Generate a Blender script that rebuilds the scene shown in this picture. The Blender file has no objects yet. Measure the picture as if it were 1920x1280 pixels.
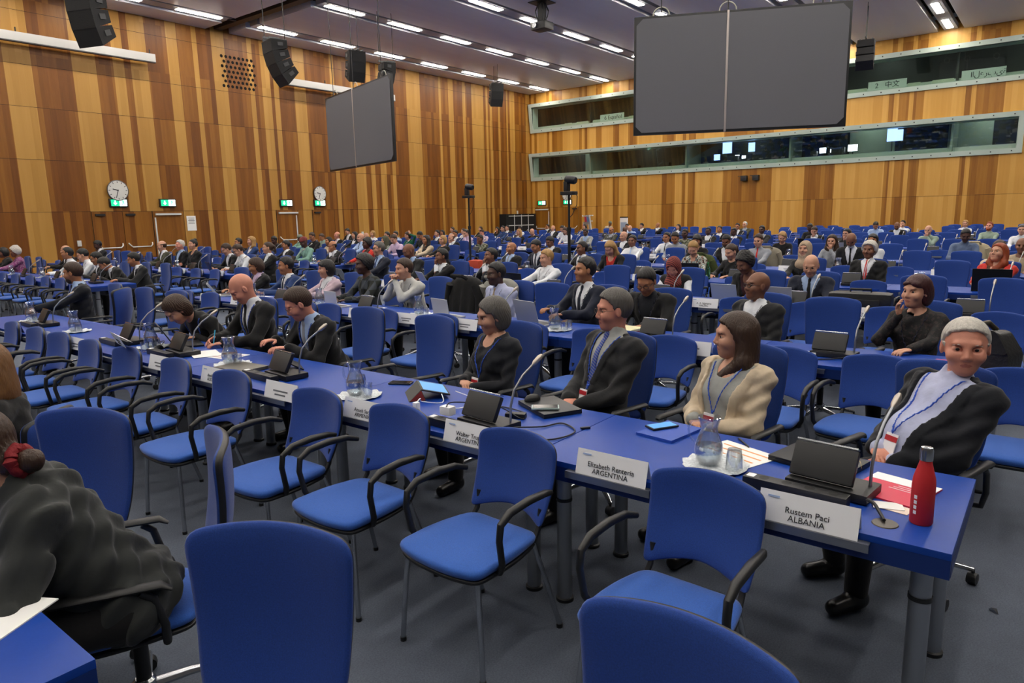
import bpy, bmesh, math, random
import numpy as np
from mathutils import Vector, Matrix
random.seed(7)
sc = bpy.context.scene
COL = sc.collection
R_ = math.radians

# ------------------------------------------------------------------ camera, world, light, exposure
cam = bpy.data.cameras.new('camera'); cam_o = bpy.data.objects.new('camera', cam); COL.objects.link(cam_o)
az, tilt, roll = R_(38.142), R_(10.247), R_(-1.2516)
F = Vector((math.cos(az)*math.cos(tilt), math.sin(az)*math.cos(tilt), -math.sin(tilt)))
R0 = Vector((math.sin(az), -math.cos(az), 0)); U0 = R0.cross(F)
Rv = R0*math.cos(roll)+U0*math.sin(roll); Uv = -R0*math.sin(roll)+U0*math.cos(roll)
M = Matrix.Identity(4)
for i in range(3):
    M[i][0] = Rv[i]; M[i][1] = Uv[i]; M[i][2] = -F[i]
M[2][3] = 1.8
cam_o.matrix_world = M
cam.sensor_width = 36; cam.lens = 36*1303.5/1920; cam.clip_start = .05; cam.clip_end = 200
sc.camera = cam_o
sc.view_settings.view_transform = 'Standard'; sc.view_settings.look = 'None'
sc.view_settings.gamma = 1; sc.view_settings.exposure = 0.16
try: sc.view_settings.use_curve_mapping = False
except Exception: pass
w = bpy.data.worlds.new('world'); sc.world = w; w.use_nodes = True
w.node_tree.nodes['Background'].inputs[0].default_value = (.05, .055, .065, 1)
w.node_tree.nodes['Background'].inputs[1].default_value = .3
LAMP_STRENGTH = 50.0      # emission of the ceiling light panels
try:
    sc.cycles.use_denoising = True; sc.cycles.denoiser = 'OPENIMAGEDENOISE'
    sc.cycles.max_bounces = 7; sc.cycles.diffuse_bounces = 4; sc.cycles.glossy_bounces = 3
    sc.cycles.transparent_max_bounces = 8; sc.cycles.transmission_bounces = 5
    sc.cycles.caustics_reflective = False; sc.cycles.caustics_refractive = False
    sc.cycles.sample_clamp_indirect = 4
except Exception: pass

# ------------------------------------------------------------------ materials
MATS = {}
def lin(h):
    if isinstance(h, str):
        c = [int(h[i:i+2], 16)/255 for i in (0, 2, 4)]
        return tuple(x/12.92 if x <= .04045 else ((x+.055)/1.055)**2.4 for x in c)
    return h
def mat(name, col, rough=.6, metal=0, noise=0, nscale=40, bump=0, bscale=200, sheen=0, emit=None, es=1, spec=.5, stretch=None):
    if name in MATS: return MATS[name]
    m = bpy.data.materials.new(name); m.use_nodes = True; MATS[name] = m
    nt = m.node_tree; N = nt.nodes; L = nt.links; b = N['Principled BSDF']
    c = lin(col); b.inputs['Base Color'].default_value = (*c, 1)
    b.inputs['Roughness'].default_value = rough; b.inputs['Metallic'].default_value = metal
    b.inputs['Specular IOR Level'].default_value = spec
    if sheen: b.inputs['Sheen Weight'].default_value = sheen; b.inputs['Sheen Roughness'].default_value = .4
    if noise or bump:
        tc = N.new('ShaderNodeTexCoord'); mp = N.new('ShaderNodeMapping'); L.new(tc.outputs['Object'], mp.inputs[0])
        if stretch: mp.inputs['Scale'].default_value = stretch
    if noise:
        n = N.new('ShaderNodeTexNoise'); n.inputs['Scale'].default_value = nscale; n.inputs['Detail'].default_value = 5
        L.new(mp.outputs[0], n.inputs[0])
        r = N.new('ShaderNodeValToRGB'); r.color_ramp.elements[0].position = .3; r.color_ramp.elements[1].position = .7
        r.color_ramp.elements[0].color = (*[x*(1-noise) for x in c], 1); r.color_ramp.elements[1].color = (*[min(1, x*(1+noise)) for x in c], 1)
        L.new(n.outputs['Fac'], r.inputs[0]); L.new(r.outputs[0], b.inputs['Base Color'])
    if bump:
        n2 = N.new('ShaderNodeTexNoise'); n2.inputs['Scale'].default_value = bscale; n2.inputs['Detail'].default_value = 3
        L.new(mp.outputs[0], n2.inputs[0])
        bp = N.new('ShaderNodeBump'); bp.inputs['Strength'].default_value = bump; bp.inputs['Distance'].default_value = .01
        L.new(n2.outputs['Fac'], bp.inputs['Height']); L.new(bp.outputs[0], b.inputs['Normal'])
    if emit is not None:
        b.inputs['Emission Color'].default_value = (*lin(emit), 1); b.inputs['Emission Strength'].default_value = es
    return m
def glassmat(name, col=(1, 1, 1), rough=0., ior=1.45):
    if name in MATS: return MATS[name]
    m = mat(name, col, rough); b = m.node_tree.nodes['Principled BSDF']
    b.inputs['Transmission Weight'].default_value = 1; b.inputs['IOR'].default_value = ior
    return m
def clearmat(name, tint, refl=.12, edge=False):
    """thin pane: mostly see-through with a glossy reflection"""
    if name in MATS: return MATS[name]
    m = bpy.data.materials.new(name); m.use_nodes = True; MATS[name] = m
    N = m.node_tree.nodes; L = m.node_tree.links; N.remove(N['Principled BSDF'])
    t = N.new('ShaderNodeBsdfTransparent'); t.inputs[0].default_value = (*tint, 1)
    g = N.new('ShaderNodeBsdfGlossy'); g.inputs['Roughness'].default_value = .02; g.inputs[0].default_value = (.9, 1, .95, 1)
    x = N.new('ShaderNodeMixShader'); x.inputs[0].default_value = refl
    if edge:
        lw = N.new('ShaderNodeLayerWeight'); lw.inputs[0].default_value = .35; mr = N.new('ShaderNodeMapRange'); mr.inputs[3].default_value = refl*.5; mr.inputs[4].default_value = min(1, refl*3.2)
        m.node_tree.links.new(lw.outputs['Facing'], mr.inputs[0]); L.new(mr.outputs[0], x.inputs[0]); g.inputs[0].default_value = (1, 1, 1, 1); g.inputs['Roughness'].default_value = .06
    L.new(t.outputs[0], x.inputs[1]); L.new(g.outputs[0], x.inputs[2]); L.new(x.outputs[0], N['Material Output'].inputs[0])
    return m
def pattern(name, cols, scale=30, kind='noise', rough=.8):
    if name in MATS: return MATS[name]
    m = mat(name, cols[0], rough); N = m.node_tree.nodes; L = m.node_tree.links; b = N['Principled BSDF']
    tc = N.new('ShaderNodeTexCoord')
    if kind == 'noise': n = N.new('ShaderNodeTexNoise'); n.inputs['Scale'].default_value = scale; o = n.outputs['Fac']; L.new(tc.outputs['Object'], n.inputs[0])
    elif kind == 'vor': n = N.new('ShaderNodeTexVoronoi'); n.inputs['Scale'].default_value = scale; o = n.outputs['Distance']; L.new(tc.outputs['Object'], n.inputs[0])
    elif kind == 'check':
        n = N.new('ShaderNodeTexChecker'); n.inputs['Scale'].default_value = scale; o = n.outputs['Fac']; L.new(tc.outputs['Object'], n.inputs[0])
    else:
        mp = N.new('ShaderNodeMapping'); mp.inputs['Rotation'].default_value = (.6, .5, .7)
        n = N.new('ShaderNodeTexWave'); n.inputs['Scale'].default_value = scale; n.inputs['Distortion'].default_value = 1.5 if kind == 'wave' else 0; o = n.outputs['Fac']
        L.new(tc.outputs['Object'], mp.inputs[0]); L.new(mp.outputs[0], n.inputs[0])
    r = N.new('ShaderNodeValToRGB'); r.color_ramp.interpolation = 'CONSTANT' if kind != 'wave' else 'LINEAR'
    els = r.color_ramp.elements; k = len(cols)
    lo, hi = (.36, .62) if kind == 'noise' else ((.1, .5) if kind == 'vor' else (.1, .9))
    els[0].position = 0; els[0].color = (*lin(cols[0]), 1); els[1].position = lo+(hi-lo)*1/k; els[1].color = (*lin(cols[1]), 1)
    for i in range(2, k):
        e = els.new(lo+(hi-lo)*i/k); e.color = (*lin(cols[i]), 1)
    L.new(o, r.inputs[0]); L.new(r.outputs[0], b.inputs['Base Color'])
    return m
def woodmat(name, cols, axis, grain=.10):
    """boards of slightly different tone, changing at the panel seams; axis: 0 boards run along x, 1 along y"""
    m = bpy.data.materials.new(name); m.use_nodes = True; MATS[name] = m
    N = m.node_tree.nodes; L = m.node_tree.links; b = N['Principled BSDF']
    b.inputs['Roughness'].default_value = .42; b.inputs['Specular IOR Level'].default_value = .35
    tc = N.new('ShaderNodeTexCoord'); sp = N.new('ShaderNodeSeparateXYZ'); L.new(tc.outputs['Object'], sp.inputs[0])
    def mth(op, a, bb=None, v=None):
        n = N.new('ShaderNodeMath'); n.operation = op; L.new(a, n.inputs[0])
        if bb is not None: L.new(bb, n.inputs[1])
        if v is not None: n.inputs[1].default_value = v
        return n.outputs[0]
    u = sp.outputs[axis]; z = sp.outputs[2]
    row = mth('FLOOR', mth('DIVIDE', mth('SUBTRACT', z, v=.62), v=1.65))
    brd = mth('FLOOR', mth('DIVIDE', u, v=.19))
    cb = N.new('ShaderNodeCombineXYZ'); L.new(brd, cb.inputs[0]); L.new(row, cb.inputs[1])
    wn = N.new('ShaderNodeTexWhiteNoise'); wn.noise_dimensions = '3D'; L.new(cb.outputs[0], wn.inputs[0])
    mp = N.new('ShaderNodeMapping'); L.new(tc.outputs['Object'], mp.inputs[0]); mp.inputs['Scale'].default_value = (6, 6, .35)
    n = N.new('ShaderNodeTexNoise'); n.inputs['Scale'].default_value = 2.2; n.inputs['Detail'].default_value = 6; L.new(mp.outputs[0], n.inputs[0])
    mp2 = N.new('ShaderNodeMapping'); L.new(tc.outputs['Object'], mp2.inputs[0]); mp2.inputs['Scale'].default_value = (60, 60, 2.)
    n2 = N.new('ShaderNodeTexNoise'); n2.inputs['Scale'].default_value = 2; n2.inputs['Detail'].default_value = 3; L.new(mp2.outputs[0], n2.inputs[0])
    f = mth('ADD', mth('MULTIPLY', wn.outputs['Value'], v=.6), mth('MULTIPLY', n.outputs['Fac'], v=.45))
    f = mth('ADD', f, mth('MULTIPLY', n2.outputs['Fac'], v=.25)); f = mth('SUBTRACT', f, v=.14)
    r = N.new('ShaderNodeValToRGB'); e = r.color_ramp.elements
    e[0].position = .15; e[0].color = (*lin(cols[0]), 1); e[1].position = .85; e[1].color = (*lin(cols[2]), 1)
    k = e.new(.5); k.color = (*lin(cols[1]), 1)
    L.new(f, r.inputs[0]); L.new(r.outputs[0], b.inputs['Base Color'])
    bp = N.new('ShaderNodeBump'); bp.inputs['Strength'].default_value = .15; bp.inputs['Distance'].default_value = .004
    L.new(n2.outputs['Fac'], bp.inputs['Height']); L.new(bp.outputs[0], b.inputs['Normal'])
    return m
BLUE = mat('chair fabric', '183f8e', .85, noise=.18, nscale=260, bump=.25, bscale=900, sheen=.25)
BLUE_LIT = mat('lit chair seat fabric', '2a5cb2', .85, noise=.18, nscale=260, bump=.25, bscale=900, sheen=.25)  # same fabric, lightened to paint the overhead light on the seats
DESK = mat('blue laminate', '123f9a', .42, noise=.03, nscale=60, bump=.05, bscale=500, spec=.3)
APRON = mat('blue table edge', '0a2a6c', .5)
BLK = mat('black plastic', '17181a', .45)
BLKF = mat('black felt', '0b0b0c', .9)
CHR = mat('chrome', 'b9bcc0', .22, 1)
ALU = mat('brushed aluminium', '9fa3a8', .38, .9, bump=.1, bscale=60, stretch=(1, 1, 30))
WHT = mat('white card', 'f6f7f9', .6)
PAPER = mat('paper', 'f1f1ee', .7)
INK = mat('printed ink', '26282c', .7)
GLASS = clearmat('clear glass', (.95, .97, .98), .24, True); WATER = clearmat('water', (.84, .90, .95), .3, True)
DOILY = mat('white doily paper', 'dfe5ea', .6, noise=.25, nscale=90, bump=.5, bscale=150)
METAL_W = mat('white enamel', 'cfd0cd', .4)

# ------------------------------------------------------------------ mesh builder
class MB:
    def __init__(s): s.v = []; s.f = []; s.m = []
    def add(s, vs, fs, mi=0):
        o = len(s.v); s.v += [tuple(p) for p in vs]; s.f += [tuple(i+o for i in f) for f in fs]; s.m += [mi]*len(fs); return s
    def box(s, c, d, mi=0, rot=None, bev=0):
        x, y, z = d[0]/2, d[1]/2, d[2]/2
        if bev:
            b = min(bev, x*.9, y*.9, z*.9); bm = bmesh.new(); bmesh.ops.create_cube(bm, size=1)
            for q in bm.verts: q.co = Vector((q.co.x*2*x, q.co.y*2*y, q.co.z*2*z))
            bmesh.ops.bevel(bm, geom=bm.edges[:], offset=b, segments=2, affect='EDGES', profile=.7)
            vs = [q.co.copy() for q in bm.verts]; fs = [[q.index for q in f.verts] for f in bm.faces]; bm.free()
        else:
            vs = [Vector((i*x, j*y, k*z)) for i in (-1, 1) for j in (-1, 1) for k in (-1, 1)]
            fs = [(0, 1, 3, 2), (4, 6, 7, 5), (0, 4, 5, 1), (2, 3, 7, 6), (0, 2, 6, 4), (1, 5, 7, 3)]
        if rot is not None: vs = [rot @ q for q in vs]
        c = Vector(c); return s.add([q+c for q in vs], fs, mi)
    def tube(s, path, r, n=10, mi=0, closed=False, flat=1., cap=True):
        P = [Vector(p) for p in path]; k = len(P); rr = r if isinstance(r, (list, tuple)) else [r]*k
        vs = []; fs = []; up = None
        for i, p in enumerate(P):
            a = P[(i-1) % k] if (i or closed) else p; b = P[(i+1) % k] if (i < k-1 or closed) else p
            t = (b-a).normalized()
            if up is None:
                up = Vector((0, 0, 1)) if abs(t.z) < .9 else Vector((1, 0, 0))
            sd = t.cross(up); sd.normalize(); up = sd.cross(t).normalized()
            for j in range(n):
                an = 2*math.pi*j/n; vs.append(p+sd*math.cos(an)*rr[i]+up*math.sin(an)*rr[i]*flat)
        for i in range(k if closed else k-1):
            for j in range(n):
                a = i*n+j; b = i*n+(j+1) % n; c = ((i+1) % k)*n+(j+1) % n; d = ((i+1) % k)*n+j; fs.append((a, b, c, d))
        if cap and not closed: fs.append(tuple(range(n-1, -1, -1))); fs.append(tuple((k-1)*n+j for j in range(n)))
        return s.add(vs, fs, mi)
    def lathe(s, prof, c=(0, 0, 0), n=24, mi=0, M=None):
        vs = []; fs = []; k = len(prof)
        for r, z in prof:
            for j in range(n): a = 2*math.pi*j/n; vs.append(Vector((r*math.cos(a), r*math.sin(a), z)))
        for i in range(k-1):
            for j in range(n): fs.append((i*n+j, i*n+(j+1) % n, (i+1)*n+(j+1) % n, (i+1)*n+j))
        if M is not None: vs = [M @ q for q in vs]
        c = Vector(c); return s.add([q+c for q in vs], fs, mi)
    def prism(s, pts, d, mi=0, M=None):
        """polygon pts (x,y) extruded z 0..d, mapped by M"""
        n = len(pts); vs = [Vector((p[0], p[1], z)) for z in (0, d) for p in pts]
        fs = [tuple(range(n-1, -1, -1)), tuple(range(n, 2*n))]+[(i, (i+1) % n, n+(i+1) % n, n+i) for i in range(n)]
        if M is not None: vs = [M @ q for q in vs]
        return s.add(vs, fs, mi)
    def pad(s, outline, t, fn, rings=6, crown=.35, mi=0, mi_edge=None):
        """cushion: closed 2D outline, thickness t, fn(a,b,h) maps to 3D, h from 0 (front) to t (rear)"""
        n = len(outline); ca = sum(p[0] for p in outline)/n; cb = sum(p[1] for p in outline)/n
        vs = []; fs = []; rows = []
        sc_ = [(0, 0)]+[(i/rings, 0) for i in range(1, rings)]
        prof = []
        for i in range(rings+1):
            q = (i/rings); prof.append((q*.93, t*crown*(q**4)*.5 if q < 1 else t*.18))
        prof += [(.985, t*.3), (1., t*.5), (.985, t*.75), (.95, t*.93)]
        prof += [(.95*(1-i/rings), t) for i in range(1, rings+1)]
        for q, h in prof:
            if q < 1e-6: rows.append([len(vs)]); vs.append(fn(ca, cb, h)); continue
            rows.append(list(range(len(vs), len(vs)+n)))
            for a, b in outline: vs.append(fn(ca+(a-ca)*q, cb+(b-cb)*q, h))
        mm = []
        for i in range(len(rows)-1):
            A, B = rows[i], rows[i+1]; e = (rings+3 <= i+1 <= rings+4) if mi_edge is not None else False
            for j in range(n):
                j2 = (j+1) % n
                if len(A) == 1: fs.append((A[0], B[j2], B[j]))
                elif len(B) == 1: fs.append((A[j], A[j2], B[0]))
                else: fs.append((A[j], A[j2], B[j2], B[j]))
                mm.append(mi_edge if e else mi)
        o = len(s.v); s.v += [tuple(p) for p in vs]; s.f += [tuple(i+o for i in f) for f in fs]; s.m += mm
        return s
    def mesh(s, name, mats, smooth=.7):
        me = bpy.data.meshes.new(name); me.from_pydata(s.v, [], s.f)
        for m in (mats if isinstance(mats, (list, tuple)) else [mats]): me.materials.append(m)
        if any(s.m): me.polygons.foreach_set('material_index', s.m)
        bm = bmesh.new(); bm.from_mesh(me); bmesh.ops.recalc_face_normals(bm, faces=bm.faces); bm.to_mesh(me); bm.free()
        if smooth:
            me.polygons.foreach_set('use_smooth', [True]*len(me.polygons)); me.set_sharp_from_angle(angle=smooth)
        me.update(); return me
    def build(s, name, mats, parent=None, smooth=.7, loc=None):
        o = bpy.data.objects.new(name, s.mesh(name, mats, smooth)); COL.objects.link(o)
        if parent is not None: o.parent = parent
        if loc is not None: o.location = loc
        return o
def empty(name, loc=(0, 0, 0), rz=0, parent=None):
    o = bpy.data.objects.new(name, None); COL.objects.link(o); o.location = loc; o.rotation_euler = (0, 0, rz); o.empty_display_size = .1
    if parent is not None: o.parent = parent
    return o
def tag(o, label=None, cat=None, group=None, kind=None):
    if label: o['label'] = label
    if cat: o['category'] = cat
    if group: o['group'] = group
    if kind: o['kind'] = kind
    return o
def copy_tree(o, parent=None):
    c = o.copy(); COL.objects.link(c); c.parent = parent
    for ch in o.children: copy_tree(ch, c)
    return c
USED = set()
def inst(proto, loc, rz=0, label=None, group=None):
    """the first call places the prototype itself, later calls a copy with copies of its parts"""
    if proto.name in USED: o = copy_tree(proto)
    else: USED.add(proto.name); o = proto
    o.location = loc; o.rotation_euler = (0, 0, rz)
    if label: o['label'] = label
    if group: o['group'] = group
    return o
def struct(o): o['kind'] = 'structure'; return o
ORD = 'first second third fourth fifth sixth seventh eighth ninth tenth eleventh twelfth thirteenth fourteenth fifteenth sixteenth seventeenth eighteenth nineteenth twentieth'.split()+['twenty-'+a for a in 'first second third fourth fifth sixth seventh eighth ninth'.split()]+['thirtieth']
REG = {}     # (base label, row phrase) -> objects with their y, labelled by order from the right at the end
def reg(o, base, row, end='from the right'): REG.setdefault((base, row, end), []).append(o)
def settle_labels():
    for (base, row, end), L in REG.items():
        L.sort(key=lambda o: o.location.y)
        for i, o in enumerate(L):
            o['label'] = f'{base} {row}' if len(L) == 1 else f'{base} {row}, {ORD[i]} {end}'
def F_(px, py, z=0):      # a floor point helper used only for checks
    return None
HFOV = (math.atan(960/1303.5))
def in_view(x, y, z=.6, m=1.12):
    d = Vector((x, y, z-1.8)); c = d.dot(F)
    if c < .3: return False
    return abs(d.dot(Rv))/c < 960/1303.5*m and -640/1303.5*m*1.3 < d.dot(Uv)/c < 640/1303.5*m

# ------------------------------------------------------------------ room shell
XW, YW, ZC = 36.04, 26.55, 9.09; XF, YR = -9.0, -9.0
LW = [-8, -6.9, -6.2, -5, -4.6, -3.2, -2.7, -1.5, -.6, .5, 1.4, 2.1, 3.3, 3.8, 5.2, 6.0, 7.1, 8.38, 9.15, 10.35, 11.1, 11.67, 12.04, 12.27, 12.87, 13.64, 14.04, 14.62, 14.81, 15.4, 15.94, 16.92, 17.13, 17.48, 17.88, 18.03, 18.27, 19.04, 19.62, 20.97, 21.2, 22.14, 22.75, 23.08, 23.34, 23.69, 24.07, 24.47, 24.7, 25.65, 26.61, 27.99, 28.16, 28.73, 29.12, 29.86, 30.1, 30.63, 31.64, 31.85, 32.03, 32.2, 32.42, 32.95, 33.14, 33.73, 33.87, 34.06, 34.52, 35.65]
BW = [26.41, 26.2, 26.01, 25.26, 25.07, 24.86, 24.11, 22.95, 22.75, 22.55, 22.37, 21.78, 21.4, 20.64, 20.26, 19.68, 19.1, 17.57, 16.8, 16.39, 16.2, 16.04, 15.65, 14.12, 11.61, 10.06, 8.69, 6.59, 6.39, 6.19, 5.79, 5.62, 5.22, 3.7, 3.49, 3.32, 2.33, .9, .5, -.7, -1.2, -2.6, -3.3, -4.5, -5.4, -6.6, -7.2]
LIGHTW = ('a97c38', 'b1843f', 'b98c46'); DARKW = ('66390d', '7b4a14', '91601f'); LIGHTB = ('c08d3f', 'c99748', 'd2a153'); DARKB = ('7f4f14', '96631f', 'ab772d')  # one oak: left wall tones darkened in colour for its weaker light
WL = [woodmat('shaded left wall oak light', LIGHTW, 0), woodmat('shaded left wall oak dark', DARKW, 0)]
WB = [woodmat('back wall oak light', LIGHTB, 1), woodmat('back wall oak dark', DARKB, 1)]
SEAM = mat('panel joint', '2a1608', .8)
def wall_panels(name, p0, ax, bounds, start_light, z0, z1, mats, seams, lo, hi, inward):
    """vertical boards as quads on a slab 0.12 thick; ax 0: wall runs along x at y=p0; ax 1: along y at x=p0"""
    m = MB(); bs = [b for b in sorted(bounds) if lo < b < hi]; bs = [lo]+bs+[hi]
    sb = sorted(bounds)
    def P(u, z, d=0): return (u, p0-inward*d, z) if ax == 0 else (p0-inward*d, u, z)
    for a, b in zip(bs[:-1], bs[1:]):
        mid = (a+b)/2; k = sum(1 for q in sb if q < mid)
        light = (k % 2 == 0) == start_light
        m.add([P(a, z0), P(b, z0), P(b, z1), P(a, z1)], [(0, 1, 2, 3)], 0 if light else 1)
    m.add([P(lo, z0, -.12), P(hi, z0, -.12), P(hi, z1, -.12), P(lo, z1, -.12)], [(0, 1, 2, 3)], 1)
    for z in seams:
        if z0 < z < z1: m.add([P(lo, z-.006, .003), P(hi, z-.006, .003), P(hi, z+.006, .003), P(lo, z+.006, .003)], [(0, 1, 2, 3)], 2)
    return struct(m.build(name, [*mats, SEAM], smooth=0))
SEAMZ = [2.25, 3.93, 5.58, 6.83, 7.34, 8.5]
wall_panels('wall_left', YW, 0, LW, True, 0, ZC+.5, WL, [2.25, 3.93, 5.58, 6.88, 8.5], XF, XW, 1)
Z1, Z2, Z3, Z4 = 3.89, 5.53, 6.77, 8.46     # window bands
WY0, WY1 = 1.55, 26.44
def backwall(name, z0, z1, lo=YR, hi=YW, seams=(2.25, 6.1)): return wall_panels(name, XW, 1, BW, True, z0, z1, WB, seams, lo, hi, 1)
backwall('wall_back', 0, Z1); backwall('wall_back', Z2, Z3, seams=()); backwall('wall_back', Z4, ZC+.5, seams=())
backwall('wall_back', Z1, Z2, YR, WY0); backwall('wall_back', Z1, Z2, WY1, YW); backwall('wall_back', Z3, Z4, WY1, YW)
backwall('wall_back', Z3, Z4, YR, YR+.5)
GREYW = mat('grey wall covering', '5a5b5e', .8, noise=.05, nscale=3)
struct(MB().box((XF-.06, (YR+YW)/2, ZC/2), (.12, YW-YR, ZC+1)).build('wall_front', GREYW, smooth=0)); struct(MB().box(((XF+XW)/2, YR-.06, ZC/2), (XW-XF, .12, ZC+1)).build('wall_right', GREYW, smooth=0))

# carpet
cp = mat('blue grey carpet', '626a78', .95, noise=.10, nscale=5, bump=.5, bscale=500)
nt = cp.node_tree; N = nt.nodes; L = nt.links; b = N['Principled BSDF']
tc = N.new('ShaderNodeTexCoord'); n1 = N.new('ShaderNodeTexNoise'); n1.inputs['Scale'].default_value = 140; n1.inputs['Detail'].default_value = 4
L.new(tc.outputs['Object'], n1.inputs[0]); mx = N.new('ShaderNodeMixRGB'); mx.blend_type = 'MULTIPLY'; mx.inputs[0].default_value = .6
src = b.inputs['Base Color'].links[0].from_socket; rp = N.new('ShaderNodeValToRGB'); rp.color_ramp.elements[0].position = .35; rp.color_ramp.elements[0].color = (.5, .52, .56, 1); rp.color_ramp.elements[1].position = .65
L.new(n1.outputs['Fac'], rp.inputs[0]); L.new(src, mx.inputs[1]); L.new(rp.outputs[0], mx.inputs[2]); L.new(mx.outputs[0], b.inputs['Base Color'])
struct(MB().box(((XF+XW)/2, (YR+YW)/2, -.1), (XW-XF+4, YW-YR+.3, .2)).build('floor', cp, smooth=0))

# ceiling: flat metal slabs with lamp strips between them, one cross gap with a girder
CEIL = mat('grey metal ceiling', 'dddee2', .45, .0, noise=.04, nscale=.6, bump=.12, bscale=1.2, stretch=(.25, 3, 1))
VOID = mat('dark ceiling void', '0c0c0d', .9); BAND = mat('light strip housing', 'a9abb0', .5)
struct(MB().box(((XF+XW)/2, (YR+YW)/2, ZC+.75), (XW-XF+.3, YW-YR+.3, .1)).build('ceiling', VOID, smooth=0))
STRIPS = [24.9, 20.82, 16.7, 12.58, 8.5, 4.42, .3, -3.8]
edges = [YW+.05]+[v for y in STRIPS for v in (y+.47, y-.47)]+[YR]
for (xa, xb) in ((XF, 15.22), (16.2, XW)):
    for i in range(0, len(edges), 2):
        ya, yb = edges[i], edges[i+1]
        struct(MB().box(((xa+xb)/2, (ya+yb)/2, ZC+.12), (xb-xa, ya-yb, .24), bev=.012).build('ceiling', CEIL, smooth=.5))
m = MB(); m.box((15.72, (YR+YW)/2, ZC+.22), (.3, YW-YR, .34))
struct(m.build('beam', mat('brown painted girder', '3a2f26', .6), smooth=0))
m = MB(); m.box((15.32, (YR+YW)/2, ZC+.3), (.04, YW-YR, .42))
for y in np.arange(YR+.5, YW, .95): m.box((15.38, y, ZC+.3), (.09, .05, .42))
struct(m.build('trim_1', BAND, smooth=0))
LITM = mat('lamp diffuser', 'ffffff', .5, emit='fff6ea', es=LAMP_STRENGTH)
VENTM = mat('vent slot', '3a3b3d', .7)
for yi, y in enumerate(STRIPS):
    for (xa, xb) in ((XF, 15.15), (16.25, XW-.02)):
        struct(MB().box(((xa+xb)/2, y, ZC+.13), (xb-xa, .5, .2)).build('trim_2', BAND, smooth=0))
# light fixtures in the strips
fx = empty('ceiling_light'); tag(fx, 'x', 'light')
MB().box((0, 0, .02), (1.72, .30, .05), bev=.01).build('housing', METAL_W, fx)
MB().box((0, 0, -.012), (1.62, .235, .016), bev=.006).build('diffuser', LITM, fx)
MB().box((1.25, 0, .025), (.3, .09, .03), bev=.005).build('vent', VENTM, fx)
DIMM = mat('dimmed lamp diffuser', 'ffffff', .5, emit='fff6ea', es=LAMP_STRENGTH*.85)
fd = copy_tree(fx); fd.name = 'ceiling_light_dimmed'; [setattr(c, 'data', c.data.copy()) or c.data.materials.clear() or c.data.materials.append(DIMM) for c in fd.children if c.name.startswith('diffuser')]
SROW = ['nearest the left wall', 'second from the left wall', 'third from the left wall', 'fourth from the left wall', 'fifth from the left wall', 'sixth from the left wall', 'seventh from the left wall', 'eighth from the left wall']
for yi, y in enumerate(STRIPS):
    for x in [14.1, 11.25]+[17.3+2.92*k for k in range(7)]+[8.3, 5.4, 2.5, -.4, -3.3, -6.2]:
        o = inst(fx if x > 9 else fd, (x, y, ZC+.025), 0, group='ceiling lights in the strips')
        k = round((x+6.2)/2.9)
        o['label'] = f'ceiling light in the strip {SROW[yi]}, {ORD[14-k]} from the back wall'
# ------------------------------------------------------------------ interpreters' windows in the back wall
FRM = mat('pale green painted steel', 'b9c8bd', .4); BOLT = mat('bolt head', '202522', .5)
PANE = clearmat('booth pane', (.86, .92, .88), .09)
BDARK = mat('booth wall grey', '3d403f', .8); BLITE = mat('booth wall pale', '9fb0a4', .7)
SCRB = mat('booth monitor', '0a1020', .4, emit='8fb4ff', es=3.2); SCRW = mat('bright monitor', 'ffffff', .4, emit='e8eeff', es=5)
def booth_window(idx, za, zb, y0, y1, joints):
    root = empty(f'window_{idx}'); struct(root)
    def W(y, z, d): return (XW-.03-(z-za)/(zb-za)*.22-d, y, z)
    m = MB(); r = .2
    def rail(ya, yb, z_a, z_b):
        m.add([W(ya, z_a, .0), W(yb, z_a, 0), W(yb, z_b, 0), W(ya, z_b, 0), W(ya, z_a, .05), W(yb, z_a, .05), W(yb, z_b, .05), W(ya, z_b, .05)],
              [(0, 1, 2, 3), (4, 7, 6, 5), (0, 4, 5, 1), (3, 2, 6, 7), (1, 5, 6, 2), (0, 3, 7, 4)])
    rail(y0, y1, za, za+r); rail(y0, y1, zb-r, zb); rail(y0, y0+r, za+r, zb-r); rail(y1-r, y1, za+r, zb-r)
    # closing cheeks to the wall
    for z in (za, zb): m.add([W(y0, z, 0), W(y1, z, 0), (XW+.1, y1, z), (XW+.1, y0, z)], [(0, 1, 2, 3)])
    for y in (y0, y1): m.add([W(y, za, 0), W(y, zb, 0), (XW+.1, y, zb), (XW+.1, y, za)], [(0, 1, 2, 3)])
    m.build('window_frame', FRM, root, smooth=0)
    # reveal and inner sill
    m = MB(); m.box((XW+.28, (y0+y1)/2, za+.21), (.6, y1-y0, .06)); m.box((XW+.2, (y0+y1)/2, zb-.2), (.5, y1-y0, .05))
    m.box((XW+.62, (y0+y1)/2, za+.33), (.05, y1-y0, .2))
    for y in (y0+.2, y1-.2): m.box((XW+.2, y, (za+zb)/2), (.5, .05, zb-za-.4))
    m.build('window_sill', FRM, root, smooth=0)
    m = MB()
    for z in (za+.1, zb-.1):
        n = int((y1-y0)/.72)
        for k in range(n):
            y = y0+.35+k*(y1-y0-.5)/n; c = W(y, z, .052); m.box(c, (.012, .045, .045))
    m.build('bolt', BOLT, root, smooth=0)['kind'] = 'stuff'
    js = [y0+.2]+joints+[y1-.2]
    for a, b in zip(js[:-1], js[1:]):
        p = MB(); p.add([W(a+.008, za+.2, -.02), W(b-.008, za+.2, -.02), W(b-.008, zb-.2, -.02), W(a+.008, zb-.2, -.02)], [(0, 1, 2, 3)])
        p.build('pane', PANE, root, smooth=0)
    return root
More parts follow.
